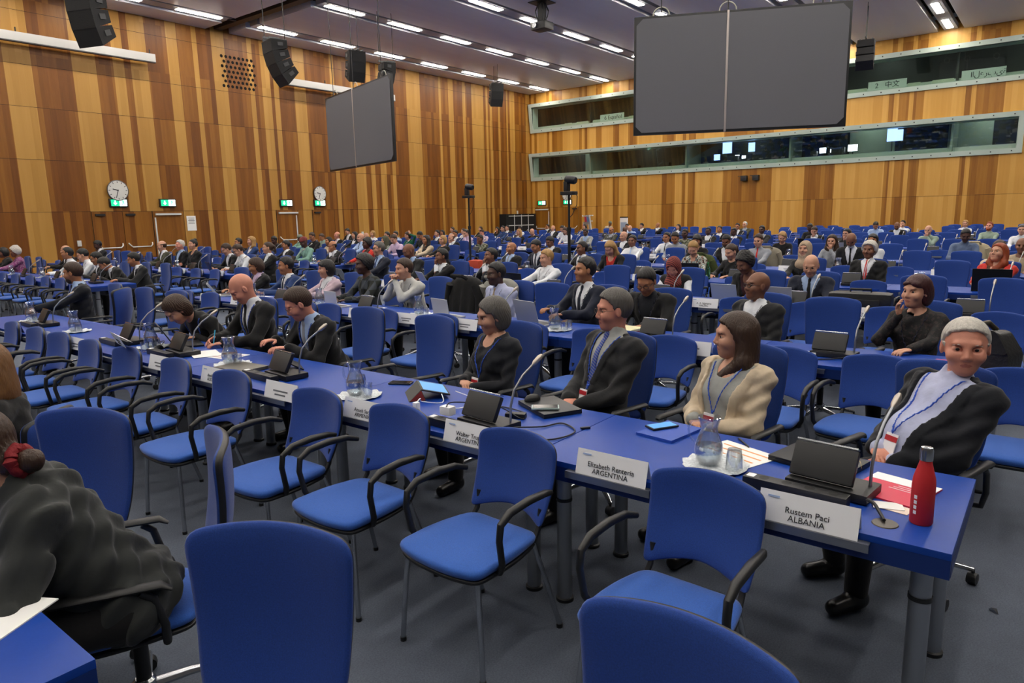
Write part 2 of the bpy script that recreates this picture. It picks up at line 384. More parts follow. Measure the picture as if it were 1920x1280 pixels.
booth_window(1, Z1, Z2, WY0, WY1, [22.1, 19.2, 15.45, 12.9, 9.9, 6.3, 3.9])
booth_window(2, Z3, Z4, YR+.5, WY1, [22.3, 19.2, 16, 13, 9.9, 7.1, 4.1, 1.2, -3])
# the booths behind: rear walls, partitions
m = MB(); XB = XW+2.3
for za, zb in ((Z1-.5, Z2+.35), (Z3-.5, Z4+.35)):
    m.box((XB, (YR+YW)/2, (za+zb)/2), (.1, YW-YR, zb-za), 0); m.box((XW+1.33, (YR+YW)/2, za), (2.4, YW-YR, .08), 0); m.box((XW+1.33, (YR+YW)/2, zb), (2.4, YW-YR, .08), 0)
    m.box((XW+1.33, YR, (za+zb)/2), (2.4, .1, zb-za)); m.box((XW+1.33, YW, (za+zb)/2), (2.4, .1, zb-za))
for y in (16.35, 10.9, 4.1, 22.4): m.box((XW+1.35, y, (Z1+Z2)/2), (2., .08, Z2-Z1+.6), 1)
for y in (22.4, 16, 9.9, 4.1): m.box((XW+1.35, y, (Z3+Z4)/2), (2., .08, Z4-Z3+.6), 0)
m.box((XB-.1, 3.6, (Z1+Z2)/2), (.06, 1.7, 1.6), 1); m.box((XB-.1, 7.6, (Z1+Z2)/2), (.06, 2., 1.6), 1); m.box((XB-.1, 23.4, (Z1+Z2)/2), (.06, .9, 1.6), 1)
struct(m.build('wall_booths', [BDARK, BLITE], smooth=0))
m = MB()
for y0, y1 in ((17.2, 26), (4.6, 10.6), (1.6, 4)): m.box((XW+1.6, (y0+y1)/2, Z1+.35), (.5, y1-y0-.3, .05))
for y0, y1 in ((16.4, 22), (10.2, 15.8), (4.4, 9.6), (-.5, 3.8)): m.box((XW+1., (y0+y1)/2, Z3+.3), (.5, y1-y0-.3, .05))
struct(m.build('trim_booth_desks', BLITE, smooth=0))
BL = mat('booth fill glow', 'ffffff', .5, emit='f2fff4', es=14); i_ = 0  # emissive strips added only to brighten the dark booth interiors
for y in (24.3, 19.4, 13.4, 7.6, 2.9):
    t = MB().box((0, 0, 0), (.12, 1.1, .04)).build('booth_fill_strip', BL, loc=(XW+1.5, y, Z2+.27), smooth=0); tag(t, f'added glow strip brightening the lower glass booth, {ORD[i_]} from the left', 'light', 'added glow strips inside the booths'); i_ += 1
for i_, y in enumerate((19.2, 13., 7., 1.)):
    t = MB().box((0, 0, 0), (.12, 1.1, .04)).build('booth_fill_strip', BL, loc=(XW+1.5, y, Z4+.27), smooth=0); tag(t, f'added glow strip brightening the upper glass booth, {ORD[i_]} from the left', 'light', 'added glow strips inside the booths')
mons = [(14.9, .33, .3, 0), (14.35, .5, .75, 1), (13.8, .22, .2, 2), (13.45, .2, .15, 2), (13.05, .34, .45, 1), (9.55, .3, .25, 2), (9.1, .2, .16, 2), (8.2, .42, .3, 2), (6.55, .42, .75, 1), (6.25, .3, .5, 1)]
for i, (y, w_, h_, kd) in enumerate(mons):
    t = empty('monitor', (XW+1.1, y, Z1+.42)); zz = .18 if kd == 2 or kd == 0 else .5
    MB().box((0, 0, zz+h_/2), (.04, w_+.03, h_+.03)).build('casing', BLK, t, smooth=0)
    MB().box((-.024, 0, zz+h_/2), (.006, w_, h_)).build('screen', SCRW if kd == 2 else SCRB, t, smooth=0)
    m = MB(); m.box((.02, 0, zz/2), (.03, .04, zz)); m.box((.02, 0, .01), (.15, .2, .02)); m.build('stand', BLK, t, smooth=0)
    tag(t, f'glowing monitor in the lower glass booth, {ORD[i]} from the left', 'monitor', 'monitors glowing in the lower booth')
for i, (y, w_, h_) in enumerate(((14.0, .7, .35), (8.8, .6, .4), (9.9, .3, .3), (17.7, .3, .25), (19.6, .3, .2))):
    t = MB().box((0, 0, h_/2), (.35, w_, h_), bev=.02).build('control_console', BLK, loc=(XW+.95, y, Z1+.4)); tag(t, f'dark control console on the lower booth desk, {ORD[i]} of five', 'console', 'consoles in the lower booth')
def text(s, size, M_, material, parent, name='lettering', align='CENTER'):
    c = bpy.data.curves.new(name, 'FONT'); c.body = s; c.size = size; c.align_x = align; c.align_y = 'CENTER'; c.extrude = .0004; c.space_line = .95
    c.materials.append(material); o = bpy.data.objects.new(name, c); COL.objects.link(o); bpy.context.view_layer.update()
    me = bpy.data.meshes.new_from_object(o); bpy.data.objects.remove(o); o = bpy.data.objects.new(name, me); COL.objects.link(o); o.parent = parent; o.matrix_local = M_; return o
def Mfacing(loc, tiltx=0., yaw=0.):
    """text plane facing -x, reading toward -y"""
    B = Matrix(((0, 0, -1, 0), (-1, 0, 0, 0), (0, 1, 0, 0), (0, 0, 0, 1)))
    return Matrix.Translation(loc) @ Matrix.Rotation(tiltx, 4, 'Y') @ B
for (y, num, s, lab) in ((20.85, '6', 'Español', 'Spanish'), (18.2, '5', 'Русский', 'Russian'), (6.75, '2', '中文', 'Chinese'), (3.15, '1', 'العربية', 'Arabic')):
    t = empty('booth_name_board', (XW+.22, y, Z3+.24))
    MB().box((0, 0, .2), (.02, 1.55, .4)).build('board', mat('pale sign board', 'c9d6d2', .6), t, smooth=0)
    text(num, .3, Mfacing((-.014, .42, .2)), INK, t); text(s, .3, Mfacing((-.014, -.2, .2)), INK, t)
    tag(t, f'pale board numbered {num} with {lab} lettering in the upper booth window', 'sign', 'language boards in the upper booth')
for i, y in enumerate((23.9, 22.9, 21.9, 19.4, 16.9, 8., 5.7, 4.6)):
    t = MB().box((0, 0, .09), (.02, .5+.3*(i % 2), .18)).build('booth_card', mat('pale card', 'b7c3ae', .6), loc=(XW+.32, y, Z3+.24)); tag(t, f'small pale card on the upper booth sill, {ORD[i]} from the left', 'card', 'small cards on the upper booth sill')

# ------------------------------------------------------------------ doors, clocks, signs, notices
DW = WL[1]
def door(idx, wall, u0, u1, side, bar=True, closer='white'):
    """leaf flush with the boards; wall 'L' (plane y=YW) or 'B' (plane x=XW)"""
    root = empty(f'door_{idx}'); struct(root)
    def bx(m, ua, ub, za, zb, d0, d1, mi=0):
        if wall == 'L': m.box(((ua+ub)/2, YW-(d0+d1)/2, (za+zb)/2), (ub-ua, d1-d0, zb-za), mi)
        else: m.box((XW-(d0+d1)/2, (ua+ub)/2, (za+zb)/2), (d1-d0, ub-ua, zb-za), mi)
    m = MB(); bx(m, u0, u1, .01, 2.24, .004, .03); m.build('leaf', (WL if wall == 'L' else WB)[1], root, smooth=0)
    m = MB()
    for u in (u0, u1): bx(m, u-.005, u+.005, 0, 2.25, .004, .034)
    bx(m, u0, u1, 2.243, 2.255, .004, .034); m.build('door_gap', SEAM, root, smooth=0)
    m = MB(); mm = METAL_W if closer == 'white' else BLK
    bx(m, u0+.1, u0+.1+(.95 if closer == 'white' else .32), 2.1, 2.17, .03, .10); m.build('closer', mm, root, smooth=0)
    if bar:
        m = MB(); ue = u1-.08 if side > 0 else u0+.08
        if closer == 'white': bx(m, ue-.025, ue+.025, .3, 2.02, .03, .05, 0); m.build('edge_strip', METAL_W, root, smooth=0)
        q = MB(); A = (lambda u, z, d: (u, YW-d, z)) if wall == 'L' else (lambda u, z, d: (XW-d, u, z))
        q.tube([A(u0+.1, 1.12, .03), A(u0+.13, 1.05, .1), A(u0+.2, .98, .12), A(u1-.2, .98, .12), A(u1-.13, 1.05, .1), A(u1-.1, 1.12, .03)], .022, 8)
        q.build('push_bar', METAL_W, root)
door(1, 'L', 10.36, 11.38, 1, True, 'black'); door(2, 'L', 11.38, 12.42, 1, True, 'black'); door(3, 'L', 12.44, 13.6, -1)
door(4, 'L', 17.66, 18.72, 1); door(5, 'L', 19.5, 20.7, -1, False, 'black')
door(6, 'B', 25.08, 26.2, -1); door(7, 'B', 22.98, 24.1, -1, True, 'black')
GRN = mat('exit sign green', '0d9c66', .4, emit='17b87e', es=1.6); EXW = mat('exit sign white', 'e8fff4', .4, emit='eafff6', es=2.0)
def onwall(wall, u, z, d=.03): return ((u, YW-d, z), math.pi/2) if wall == 'L' else ((XW-d, u, z), 0)
def clock(wall, u, z, r, lab):
    loc, rz = onwall(wall, u, z, .05); t = empty('wall_clock', loc, rz)
    Mx = Matrix.Rotation(-math.pi/2, 4, 'Y')
    MB().lathe([(0, 0), (r, 0), (r, .05), (r*.95, .055), (r*.93, .04)], n=40, M=Mx).build('rim', mat('grey metal rim', '6b6c6e', .35, .8), t)
    MB().lathe([(r*.94, .043), (0, .043)], n=40, M=Mx).build('dial', mat('clock dial', 'dcdcd6', .5), t)
    m = MB()
    for k in range(12):
        a = k*math.pi/6; m.box((-.046, math.sin(a)*r*.8, math.cos(a)*r*.8), (.004, r*.05, r*.16), rot=Matrix.Rotation(-a, 3, 'X'))
    m.build('hour_mark', BLK, t, smooth=0)
    for nm, a, ln, wd in (('hour_hand', R_(286), .5, .09), ('minute_hand', R_(198), .75, .06)):
        MB().box((-.05, -math.sin(a)*r*ln*.45, math.cos(a)*r*ln*.45), (.004, r*wd, r*ln*1.1), rot=Matrix.Rotation(a, 3, 'X')).build(nm, BLK, t, smooth=0)
    tag(t, lab, 'clock')
clock('L', 11.3, 2.98, .36, 'round white wall clock above the leftmost green exit sign'); clock('L', 19.94, 2.96, .33, 'round white wall clock on the left wall, right of the hanging screen edge'); clock('B', 23.78, 2.95, .32, 'round wall clock on the back wall behind the black camera pole')
def exit_sign(wall, u, z, lab):
    loc, rz = onwall(wall, u, z, .05); t = empty('exit_sign', loc, rz)
    MB().box((0, 0, 0), (.07, .62, .3), bev=.01).build('housing', BLK, t)
    MB().box((-.037, .12, 0), (.006, .28, .22)).build('green_panel', GRN, t, smooth=0); MB().box((-.037, -.15, 0), (.006, .25, .22)).build('white_panel', EXW, t, smooth=0)
    m = MB(); m.box((-.042, .12, .03), (.004, .04, .1)); m.prism([(.12-.07, -.0), (.12+.07, 0), (.12, -.08)], .004, M=Matrix(((0, 0, 1, -.044), (1, 0, 0, 0), (0, 1, 0, 0), (0, 0, 0, 1)))); m.build('arrow', EXW, t, smooth=0)
    m = MB(); X_ = -.042
    m.box((X_, -.14, .075), (.004, .03, .03)); m.box((X_, -.145, .025), (.004, .035, .07), rot=Matrix.Rotation(.3, 3, 'X')); m.box((X_, -.12, -.04), (.004, .02, .08), rot=Matrix.Rotation(.6, 3, 'X')); m.box((X_, -.18, -.04), (.004, .02, .08), rot=Matrix.Rotation(-.7, 3, 'X')); m.box((X_, -.15, .035), (.004, .1, .018), rot=Matrix.Rotation(.4, 3, 'X'))
    m.build('running_figure', GRN, t, smooth=0)
    tag(t, lab, 'exit sign', 'green exit signs over the doors')
exit_sign('L', 11.28, 2.55, 'green exit sign below the left wall clock'); exit_sign('L', 13.03, 2.55, 'green exit sign over the white-barred door, second from the left')
exit_sign('L', 18.16, 2.55, 'green exit sign over the white-barred door below the left screen'); exit_sign('L', 19.91, 2.55, 'green exit sign directly below the second left-wall clock')
exit_sign('B', 25.65, 2.54, 'green exit sign at the corner of the back wall'); exit_sign('B', 23.75, 2.54, 'green exit sign behind the tall camera pole')
def notice(wall, u, z, w_, h_, lab, pic=False):
    loc, rz = onwall(wall, u, z, .012); t = empty('wall_notice', loc, rz)
    MB().box((0, 0, 0), (.006, w_, h_)).build('sheet', PAPER, t, smooth=0); m = MB()
    for k in range(5): m.box((-.005, w_*.0+(.0 if not pic else 0), h_*(.36-.09*k)), (.002, w_*(.7-.1*(k % 2)), .014))
    if pic: m.box((-.005, -w_*.1, -h_*.25), (.002, w_*.42, h_*.3))
    m.build('print', INK, t, smooth=0); tag(t, lab, 'notice')
notice('L', 10.82, 1.63, .42, .52, 'white printed notice with a dark picture left of the double doors', True); notice('L', 13.9, 1.78, .36, .56, 'white tall printed notice right of the white-barred door')
for wl, u, z, lab in (('L', 9.86, 1.18, 'small white wall switch right of the far left chairs'), ('L', 22.3, 1.1, 'small white switch on the left wall behind the delegates'), ('L', 34.6, 2.0, 'small white socket box above the black shelf unit')):
    loc, rz = onwall(wl, u, z); t = MB().box((0, 0, 0), (.03, .13, .2), bev=.01).build('wall_switch', METAL_W, loc=loc); t.rotation_euler.z = rz; tag(t, lab, 'switch')
# perforated ventilation field
m = MB()
for r in range(7):
    for c in range(8):
        m.lathe([(.062, 0), (0, .0)], c=(15.78+c*.185+(.09 if r % 2 else 0), YW-.006, 8.2-r*.185), n=12, M=Matrix.Rotation(math.pi/2, 4, 'X'))
struct(m.build('trim_3', mat('hole black', '0a0705', 1), smooth=0))
# white bar lamps on brackets
for x0, x1, z, lab in ((4.5, 12.98, 7.62, 'long white bar fixture high on the left wall, cut by the left edge'), (18.25, 24.5, 7.56, 'white bar fixture high on the left wall behind the hanging screen')):
    t = empty('wall_bar_lamp', (x0, YW-.36, z)); Lx = x1-x0
    MB().box((Lx/2, 0, 0), (Lx, .12, .27), bev=.012).build('housing', mat('white lamp housing', 'c3c3c0', .45), t); MB().box((Lx/2, 0, -.15), (Lx-.02, .16, .03)).build('base_rail', mat('dark grey rail', '4b4c4f', .5), t, smooth=0)
    m = MB()
    for u in np.arange(.12, Lx, 2.05): m.box((u, .19, .05), (.05, .3, .05)); m.box((u, .02, .2), (.03, .03, .16))
    m.build('bracket', BLK, t, smooth=0); tag(t, lab, 'light')

# ------------------------------------------------------------------ hanging screens
SCR = mat('grey screen cloth', '67676b', .9, noise=.06, nscale=300)
def hang_screen(x, y, zb, azd, w_, h_, lab, f1):
    """x,y,zb: lower corner; the screen runs from it along the heading az"""
    t = empty('hanging_screen', (x, y, zb), R_(azd)); th = .08; half = f1*w_
    c = .13
    for k, (a, b) in enumerate(((0, half), (half, w_))):
        lo = a+.05 if k == 0 else a+.025; hi = b-.025 if k == 0 else b-.05; o = (lo, hi)
        pts = [(lo, .05+(c if k == 0 else 0)), (lo+(c if k == 0 else 0), .05), (hi-(c if k else 0), .05), (hi, .05+(c if k else 0)), (hi, h_-.05-(c if k else 0)), (hi-(c if k else 0), h_-.05), (lo+(c if k == 0 else 0), h_-.05), (lo, h_-.05-(c if k == 0 else 0))]
        MB().prism(pts, th+.03, M=Matrix(((1, 0, 0, 0), (0, 0, 1, -(th+.03)/2), (0, 1, 0, 0), (0, 0, 0, 1)))).build('cloth_panel', SCR, t, smooth=0)
    MB().box((w_/2, 0, h_/2), (w_, th, h_), bev=.01).build('frame', BLK, t)
    MB().box((half, 0, h_/2), (.045, th+.06, h_), bev=.01).build('centre_rod', mat('pale rod', 'b4aaa4', .4, .4), t)
    for u in (w_*.13, half, w_*.87):
        zc = ZC-zb; MB().tube([(u, 0, h_), (u, 0, zc)], .012, 6).build('suspension_cable', BLK, t)
        MB().tube([(u+.17*math.cos(a), -.07, h_+.02+.17*math.sin(a)) for a in np.linspace(0, 2*math.pi, 19)[:-1]], .014, 6, closed=True).build('cable_loop', mat('pale cable', 'b8b4a8', .5), t)
    tag(t, lab, 'screen')
hang_screen(15.97, 3.70, 3.46, 115.8, 4.3, 2.42, 'large grey two-panel hanging screen below the ceiling, right of centre', .555)
hang_screen(14.59, 15.67, 3.46, 74, 5.02, 2.46, 'smaller grey two-panel screen hanging before the left wall', .54)

# ------------------------------------------------------------------ loudspeakers
SPK = mat('loudspeaker black', '121213', .75, bump=.4, bscale=80)
def line_array(x, y, ztop, H_, yaw, n, lab, tiltd=9, w_=.62):
    t = empty('line_array_speaker', (x, y, ztop), R_(yaw)); h = H_/n; a = 0; px_, pz = 0., 0.
    for k in range(n):
        a = -R_(tiltd*(k+.3)); rot = Matrix.Rotation(a, 3, 'Y')
        m = MB(); c = Vector((px_, 0, pz))
        vs = [rot @ Vector(q)+c for q in ((-.24, -w_/2, -.005), (-.24, w_/2, -.005), (-.24, w_/2, -h*1.19), (-.24, -w_/2, -h*1.19), (.2, -w_/2*.9, -h*.1), (.2, w_/2*.9, -h*.1), (.2, w_/2*.9, -h*.85), (.2, -w_/2*.9, -h*.85))]
        m.add(vs, [(0, 1, 2, 3), (4, 7, 6, 5), (0, 4, 5, 1), (1, 5, 6, 2), (2, 6, 7, 3), (3, 7, 4, 0)])
        o = m.build('cabinet', SPK, t, smooth=0)
        q = MB(); q.box(rot @ Vector((.0, w_/2*.93, -h*.5))+c, (.14, .05, h*.35), rot=rot); q.box(rot @ Vector((0, -w_/2*.93, -h*.5))+c, (.14, .05, h*.35), rot=rot); q.build('handle', mat('handle grey', '3c3d3f', .5), o, smooth=0)
        d = rot @ Vector((0, 0, -h)); px_ += d.x; pz += d.z
    m = MB(); m.box((0, 0, .04), (.62, .06, .05)); m.box((-.1, .2, .02), (.3, .04, .05)); m.box((-.1, -.2, .02), (.3, .04, .05)); m.build('rigging_bar', mat('rigging steel', '55575a', .4, .7), t, smooth=0)
    for u in (-.27, .27): MB().tube([(u, 0, .05), (u, 0, ZC-ztop-.01)], .011, 6).build('suspension_cable', BLK, t)
    tag(t, lab, 'loudspeaker')
line_array(6.54, 15.69, 6.32, .9, 20, 3, 'black loudspeaker cut by the top edge, in front of the left wall')
line_array(11.35, 16.5, 6.38, 1.0, -12, 4, 'curved black line-array loudspeaker left of the smaller hanging screen', 11)
line_array(17.45, 20.6, 7.72, .95, 75, 3, 'black loudspeaker with silver fittings just above the smaller screen', 8)
line_array(18.3, 19.9, 7.35, .9, 160, 3, 'loudspeaker hanging partly behind the top of the smaller screen', 10)
line_array(27.98, 22.63, 8.22, .98, 60, 3, 'small black loudspeaker near the far corner of the room', 9)
line_array(29.33, 6.26, 7.85, .95, 190, 3, 'black loudspeaker hanging right of the large screen', 10)
# projector in its scissor mount
t = empty('ceiling_projector', (21.2, 15.0, 8.3))
MB().box((0, 0, .78), (.7, .7, .03)).build('ceiling_plate', BLK, t, smooth=0); MB().box((0, 0, 0), (.55, .62, .26), bev=.05).build('projector_body', BLK, t)
MB().lathe([(.09, 0), (.09, .1), (.0, .1)], c=(-.25, .1, 0), M=Matrix.Rotation(-math.pi/2, 4, 'Y')).build('lens', CHR, t)
m = MB(); m.box((0, 0, .45), (.22, .22, .62))
for k in range(10):
    a = k*.63; m.tube([(.13*math.cos(a), .13*math.sin(a), .74), (.24*math.cos(a), .24*math.sin(a), .5), (.2*math.cos(a), .2*math.sin(a), .32), (.11*math.cos(a), .11*math.sin(a), .14)], .016, 6)
m.build('scissor_mount', BLK, t, smooth=0); tag(t, 'black ceiling projector hanging on a scissor mount with dangling cables', 'projector')
# camera poles
def camera_pole(x, y, ztop, lab, yaw=0):
    t = empty('camera_pole', (x, y, 0), R_(yaw)); MB().tube([(0, 0, .03), (0, 0, 1.5)], .032, 14).tube([(0, 0, 1.5), (0, 0, ztop-.28)], .024, 14).build('pole', BLK, t)
    MB().lathe([(0, .03), (.18, .025), (.2, 0), (0, 0)], n=30).build('base_plate', BLK, t); MB().lathe([(.045, -.04), (.045, .04), (.0, .04)], c=(0, 0, 1.5)).build('clamp', BLK, t)
    MB().box((0, 0, ztop-.27), (.2, .3, .07), bev=.015).build('mount_plate', BLK, t)
    h = MB().box((0, .05, ztop-.13), (.12, .1, .2), bev=.02).build('camera_arm', BLK, t)
    MB().lathe([(0, -.09), (.075, -.08), (.08, 0), (.08, .12), (.06, .15), (0, .15)], c=(0, -.02, ztop), n=20, M=Matrix.Rotation(R_(100), 4, 'X')).build('camera_head', BLK, t)
    MB().tube([(0, -.13, ztop-.27), (0, -.2, ztop-.33), (0, -.19, ztop-.5), (0, -.08, ztop-.7), (0, -.02, ztop-.75)], .007, 6).build('cable', BLK, t)
    tag(t, lab, 'camera on a pole')
camera_pole(12.1, 7.95, 2.495, 'black remote camera on a tall pole before the back wall clock'); camera_pole(14.75, 13.0, 2.61, 'black remote camera on a tall pole before the left wall')
# shelf unit, rack, boards at the back
t = empty('black_shelf_unit', (34.3, 26.25, 0)); MB().box((0, 0, .95), (3.0, .5, 1.9)).build('cabinet', BLKF, t, smooth=0)
m = MB()
for u in (-.5, .5, 0): m.box((u*1.4-.0, -.26, .95), (.045, .02, 1.8))
for z in (.3, .75, 1.22, 1.78): m.box((0, -.26, z), (2.5, .02, .045))
m.build('grid_bar', METAL_W, t, smooth=0); tag(t, 'black shelf unit with white grid lines in the far corner', 'shelf unit')
RY = 21.83
t = empty('magazine_rack', (35.2, RY, 0), R_(-30)); m = MB(); lean = Matrix.Rotation(R_(-8), 3, 'Y')
for y in (-.42, .42): m.box((0, y, .88), (.05, .05, 1.76), rot=lean)
for z in (.5, .95, 1.4, 1.72): m.box((-.0+(z-.9)*-.14*-1, 0, z), (.05, .84, .06))
m.build('rack_frame', METAL_W, t, smooth=0); MB().box((.05, 0, .88), (.02, .82, 1.7), rot=lean).build('rack_back', mat('pale rack back', 'c7cacb', .5), t, smooth=0)
cols = ['e9b64a', 'd5405a', '6f93c8', 'e8788c', 'a9b8dc', 'e7b060', 'd9dde0', 'd44b62', '4f86c9']
k = 0
for z in (1.45, 1.0, .6):
    for y in (.26, 0, -.26):
        o = MB().box((0, 0, 0), (.015, .22, .3)).build('brochure', mat('brochure '+cols[k], cols[k], .5), loc=(35.2-.14*math.cos(R_(-30))+y*.5, RY+y*.866-.14*math.sin(R_(-30)), z+.05), smooth=0); o.rotation_euler = (0, R_(-8), R_(-30))
        tag(o, f"{['yellow','red','blue','pink','pale blue','orange','white','crimson','mid blue'][k]} brochure in the magazine rack, {['top','middle','bottom'][k//3]} shelf", 'brochure', 'brochures in the magazine rack'); k += 1
tag(t, 'white magazine rack with coloured brochures before the back wall', 'magazine rack')
t = empty('display_board', (35.3, 19.5, 0), R_(-20)); MB().box((0, 0, 1.12), (.04, .62, .9), bev=.01).build('board', PAPER, t); MB().box((-.024, 0, 1.05), (.01, .5, .5)).build('print', mat('pale blue print', 'a8b9cf', .6), t, smooth=0); MB().box((0, 0, 1.58), (.06, .64, .05)).build('header', BLK, t, smooth=0)
m = MB(); m.box((0, .2, .35), (.04, .04, .7)); m.box((0, -.2, .35), (.04, .04, .7)); m.box((0, 0, .02), (.4, .6, .03)); m.build('stand', BLK, t, smooth=0); tag(t, 'small white display board on a stand by the back wall', 'display board')
for y, lab in ((12.95, 'left of two small black boxes on the back wall'), (12.35, 'right of two small black boxes on the back wall')):
    t = empty('wall_box', (XW-.02, y, 3.42)); MB().box((-.12, 0, 0), (.24, .3, .26), bev=.01).build('box', BLK, t); MB().box((-.14, .2, .11), (.2, .16, .03)).build('bracket', BLK, t, smooth=0); tag(t, lab, 'box')
# ------------------------------------------------------------------ chairs
def roundpoly(pts, r, n=5):
    out = []; k = len(pts)
    for i in range(k):
        p = Vector(pts[i]); a = Vector(pts[i-1]); b = Vector(pts[(i+1) % k]); rr = r[i] if isinstance(r, (list, tuple)) else r
        u = (a-p); v = (b-p); la, lb = u.length, v.length; d = min(rr, la*.48, lb*.48); u.normalize(); v.normalize()
        s, e = p+u*d, p+v*d
        for j in range(n+1):
            t = j/n; q = s*(1-t)**2+p*2*t*(1-t)+e*t*t; out.append((q.x, q.y))
    return out
def dens(pts, step=.05):
    out = []; k = len(pts)
    for i in range(k):
        a = Vector(pts[i]); b = Vector(pts[(i+1) % k]); n = max(1, int((b-a).length/step))
        for j in range(n): q = a.lerp(b, j/n); out.append((q.x, q.y))
    return out
SEATP = dens(roundpoly([(-.225, -.235), (-.255, -.12), (-.262, 0), (-.255, .12), (-.225, .235), (0, .238), (.205, .195), (.205, -.195), (0, -.238)], [.05, .1, .1, .1, .05, .1, .06, .06, .1]))
def seat_of(t, z=.475):
    MB().pad(SEATP, .05, lambda a, b, h: (a, b, z-h+.006*math.cos(a*6)), rings=5, mi=0).build('seat', BLUE_LIT, t, smooth=1.2)
    MB().pad([(a*.97, b*.97) for a, b in SEATP], .03, lambda a, b, h: (a, b, z-.042-h), rings=2).build('seat_shell', BLK, t, smooth=1.2)
def adviser_chair():
    t = empty('adviser_chair'); tag(t, 'x', 'chair'); seat_of(t)
    bo = dens(roundpoly([(-.205, .485), (-.1, .515), (0, .53), (.1, .515), (.205, .485), (.222, .64), (.224, .828), (.11, .852), (0, .860), (-.11, .852), (-.224, .828), (-.222, .64)], [.03, .08, .08, .08, .03, .1, .045, .1, .1, .1, .045, .1]), .045)
    fb = lambda a, b, h: (.225+(b-.5)*.16+.05*math.sin((b-.5)*7)-1.0*a*a+h, a, b)
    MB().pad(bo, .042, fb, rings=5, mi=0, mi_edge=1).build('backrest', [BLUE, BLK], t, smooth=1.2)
    for s in (-1, 1):
        MB().tube([(-.10, s*.235, .425), (-.115, s*.262, .47), (-.135, s*.268, .58), (-.125, s*.268, .64), (-.07, s*.268, .672), (.05, s*.266, .682), (.16, s*.262, .675), (.22, s*.245, .655)], [.014, .014, .014, .015, .017, .018, .016, .012], 10, flat=1).build('armrest', BLK, t)
        MB().tube([(-.19, s*.2, .43), (-.205, s*.222, .2), (-.215, s*.235, .015)], .0115, 10).tube([(-.215, s*.235, .018), (-.215, s*.235, 0)], .014, 10, mi=1).build('leg', [CHR, BLK], t)
        MB().tube([(.17, s*.185, .43), (.235, s*.215, .2), (.285, s*.235, .015)], .0115, 10).tube([(.285, s*.235, .018), (.285, s*.235, 0)], .014, 10, mi=1).build('leg', [CHR, BLK], t)
    m = MB()
    for s in (-1, 1): m.tube([(-.19, s*.2, .425), (.17, s*.185, .425), (.215, s*.18, .48), (.232, s*.18, .56)], .012, 8)
    m.tube([(-.19, -.2, .425), (-.19, .2, .425)], .011, 8).build('seat_frame', BLK, t)
    return t
def delegate_chair():
    t = empty('swivel_chair'); tag(t, 'x', 'chair'); seat_of(t, .47)
    bo = dens(roundpoly([(-.16, .49), (0, .475), (.16, .49), (.205, .62), (.225, .86), (.234, 1.018), (.12, 1.036), (0, 1.042), (-.12, 1.036), (-.234, 1.018), (-.225, .86), (-.205, .62)], [.05, .1, .05, .1, .1, .05, .1, .1, .1, .05, .1, .1]), .045)
    fb = lambda a, b, h: (.235+(b-.5)*.17+.035*math.sin((b-.45)*5.5)-.9*a*a+h, a, b)
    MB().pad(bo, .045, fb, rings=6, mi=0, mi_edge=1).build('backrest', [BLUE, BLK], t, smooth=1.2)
    for s in (-1, 1):
        MB().tube([(.1, s*.2, .42), (.1, s*.27, .43), (.1, s*.285, .5), (.075, s*.287, .6), (.04, s*.287, .63)], .014, 10).tube([(-.22, s*.285, .645), (-.2, s*.285, .652), (.1, s*.287, .642), (.13, s*.287, .62)], [.012, .024, .024, .012], 10, flat=.55).build('armrest', BLK, t)
    m = MB(); m.box((.02, 0, .405), (.26, .2, .05), bev=.01); m.tube([(.1, 0, .40), (.26, 0, .40), (.30, 0, .5), (.31, 0, .62)], .022, 8, flat=.5); m.build('mechanism', BLK, t)
    MB().lathe([(.026, .1), (.026, .3), (.018, .3), (.018, .41)], n=14).build('gas_column', BLK, t)
    b = MB(); cs = []
    for k in range(5):
        a = k*2*math.pi/5+.3; c, s_ = math.cos(a), math.sin(a)
        b.tube([(c*.03, s_*.03, .12), (c*.16, s_*.16, .105), (c*.30, s_*.30, .075)], [.024, .02, .014], 8, flat=.8); cs.append((c*.3, s_*.3))
    b.lathe([(0, .09), (.04, .09), (.04, .15), (.03, .16), (0, .16)], n=14).build('star_base', CHR, t)
    for cx_, cy_ in cs:
        MB().lathe([(0, -.022), (.028, -.02), (.03, 0), (.028, .02), (0, .022)], c=(cx_, cy_, .03), n=12, M=Matrix.Rotation(math.pi/2, 4, 'X')).tube([(cx_, cy_, .05), (cx_, cy_, .08)], .008, 6).build('caster', BLK, t)
    return t
AC = adviser_chair(); DC = delegate_chair()
def TX(k): return 2.4+2.6*(k-1)
ROWN = ['', 'front', 'second', 'third', 'fourth', 'fifth', 'sixth', 'seventh', 'eighth', 'ninth', 'tenth', 'eleventh', 'twelfth', 'thirteenth']
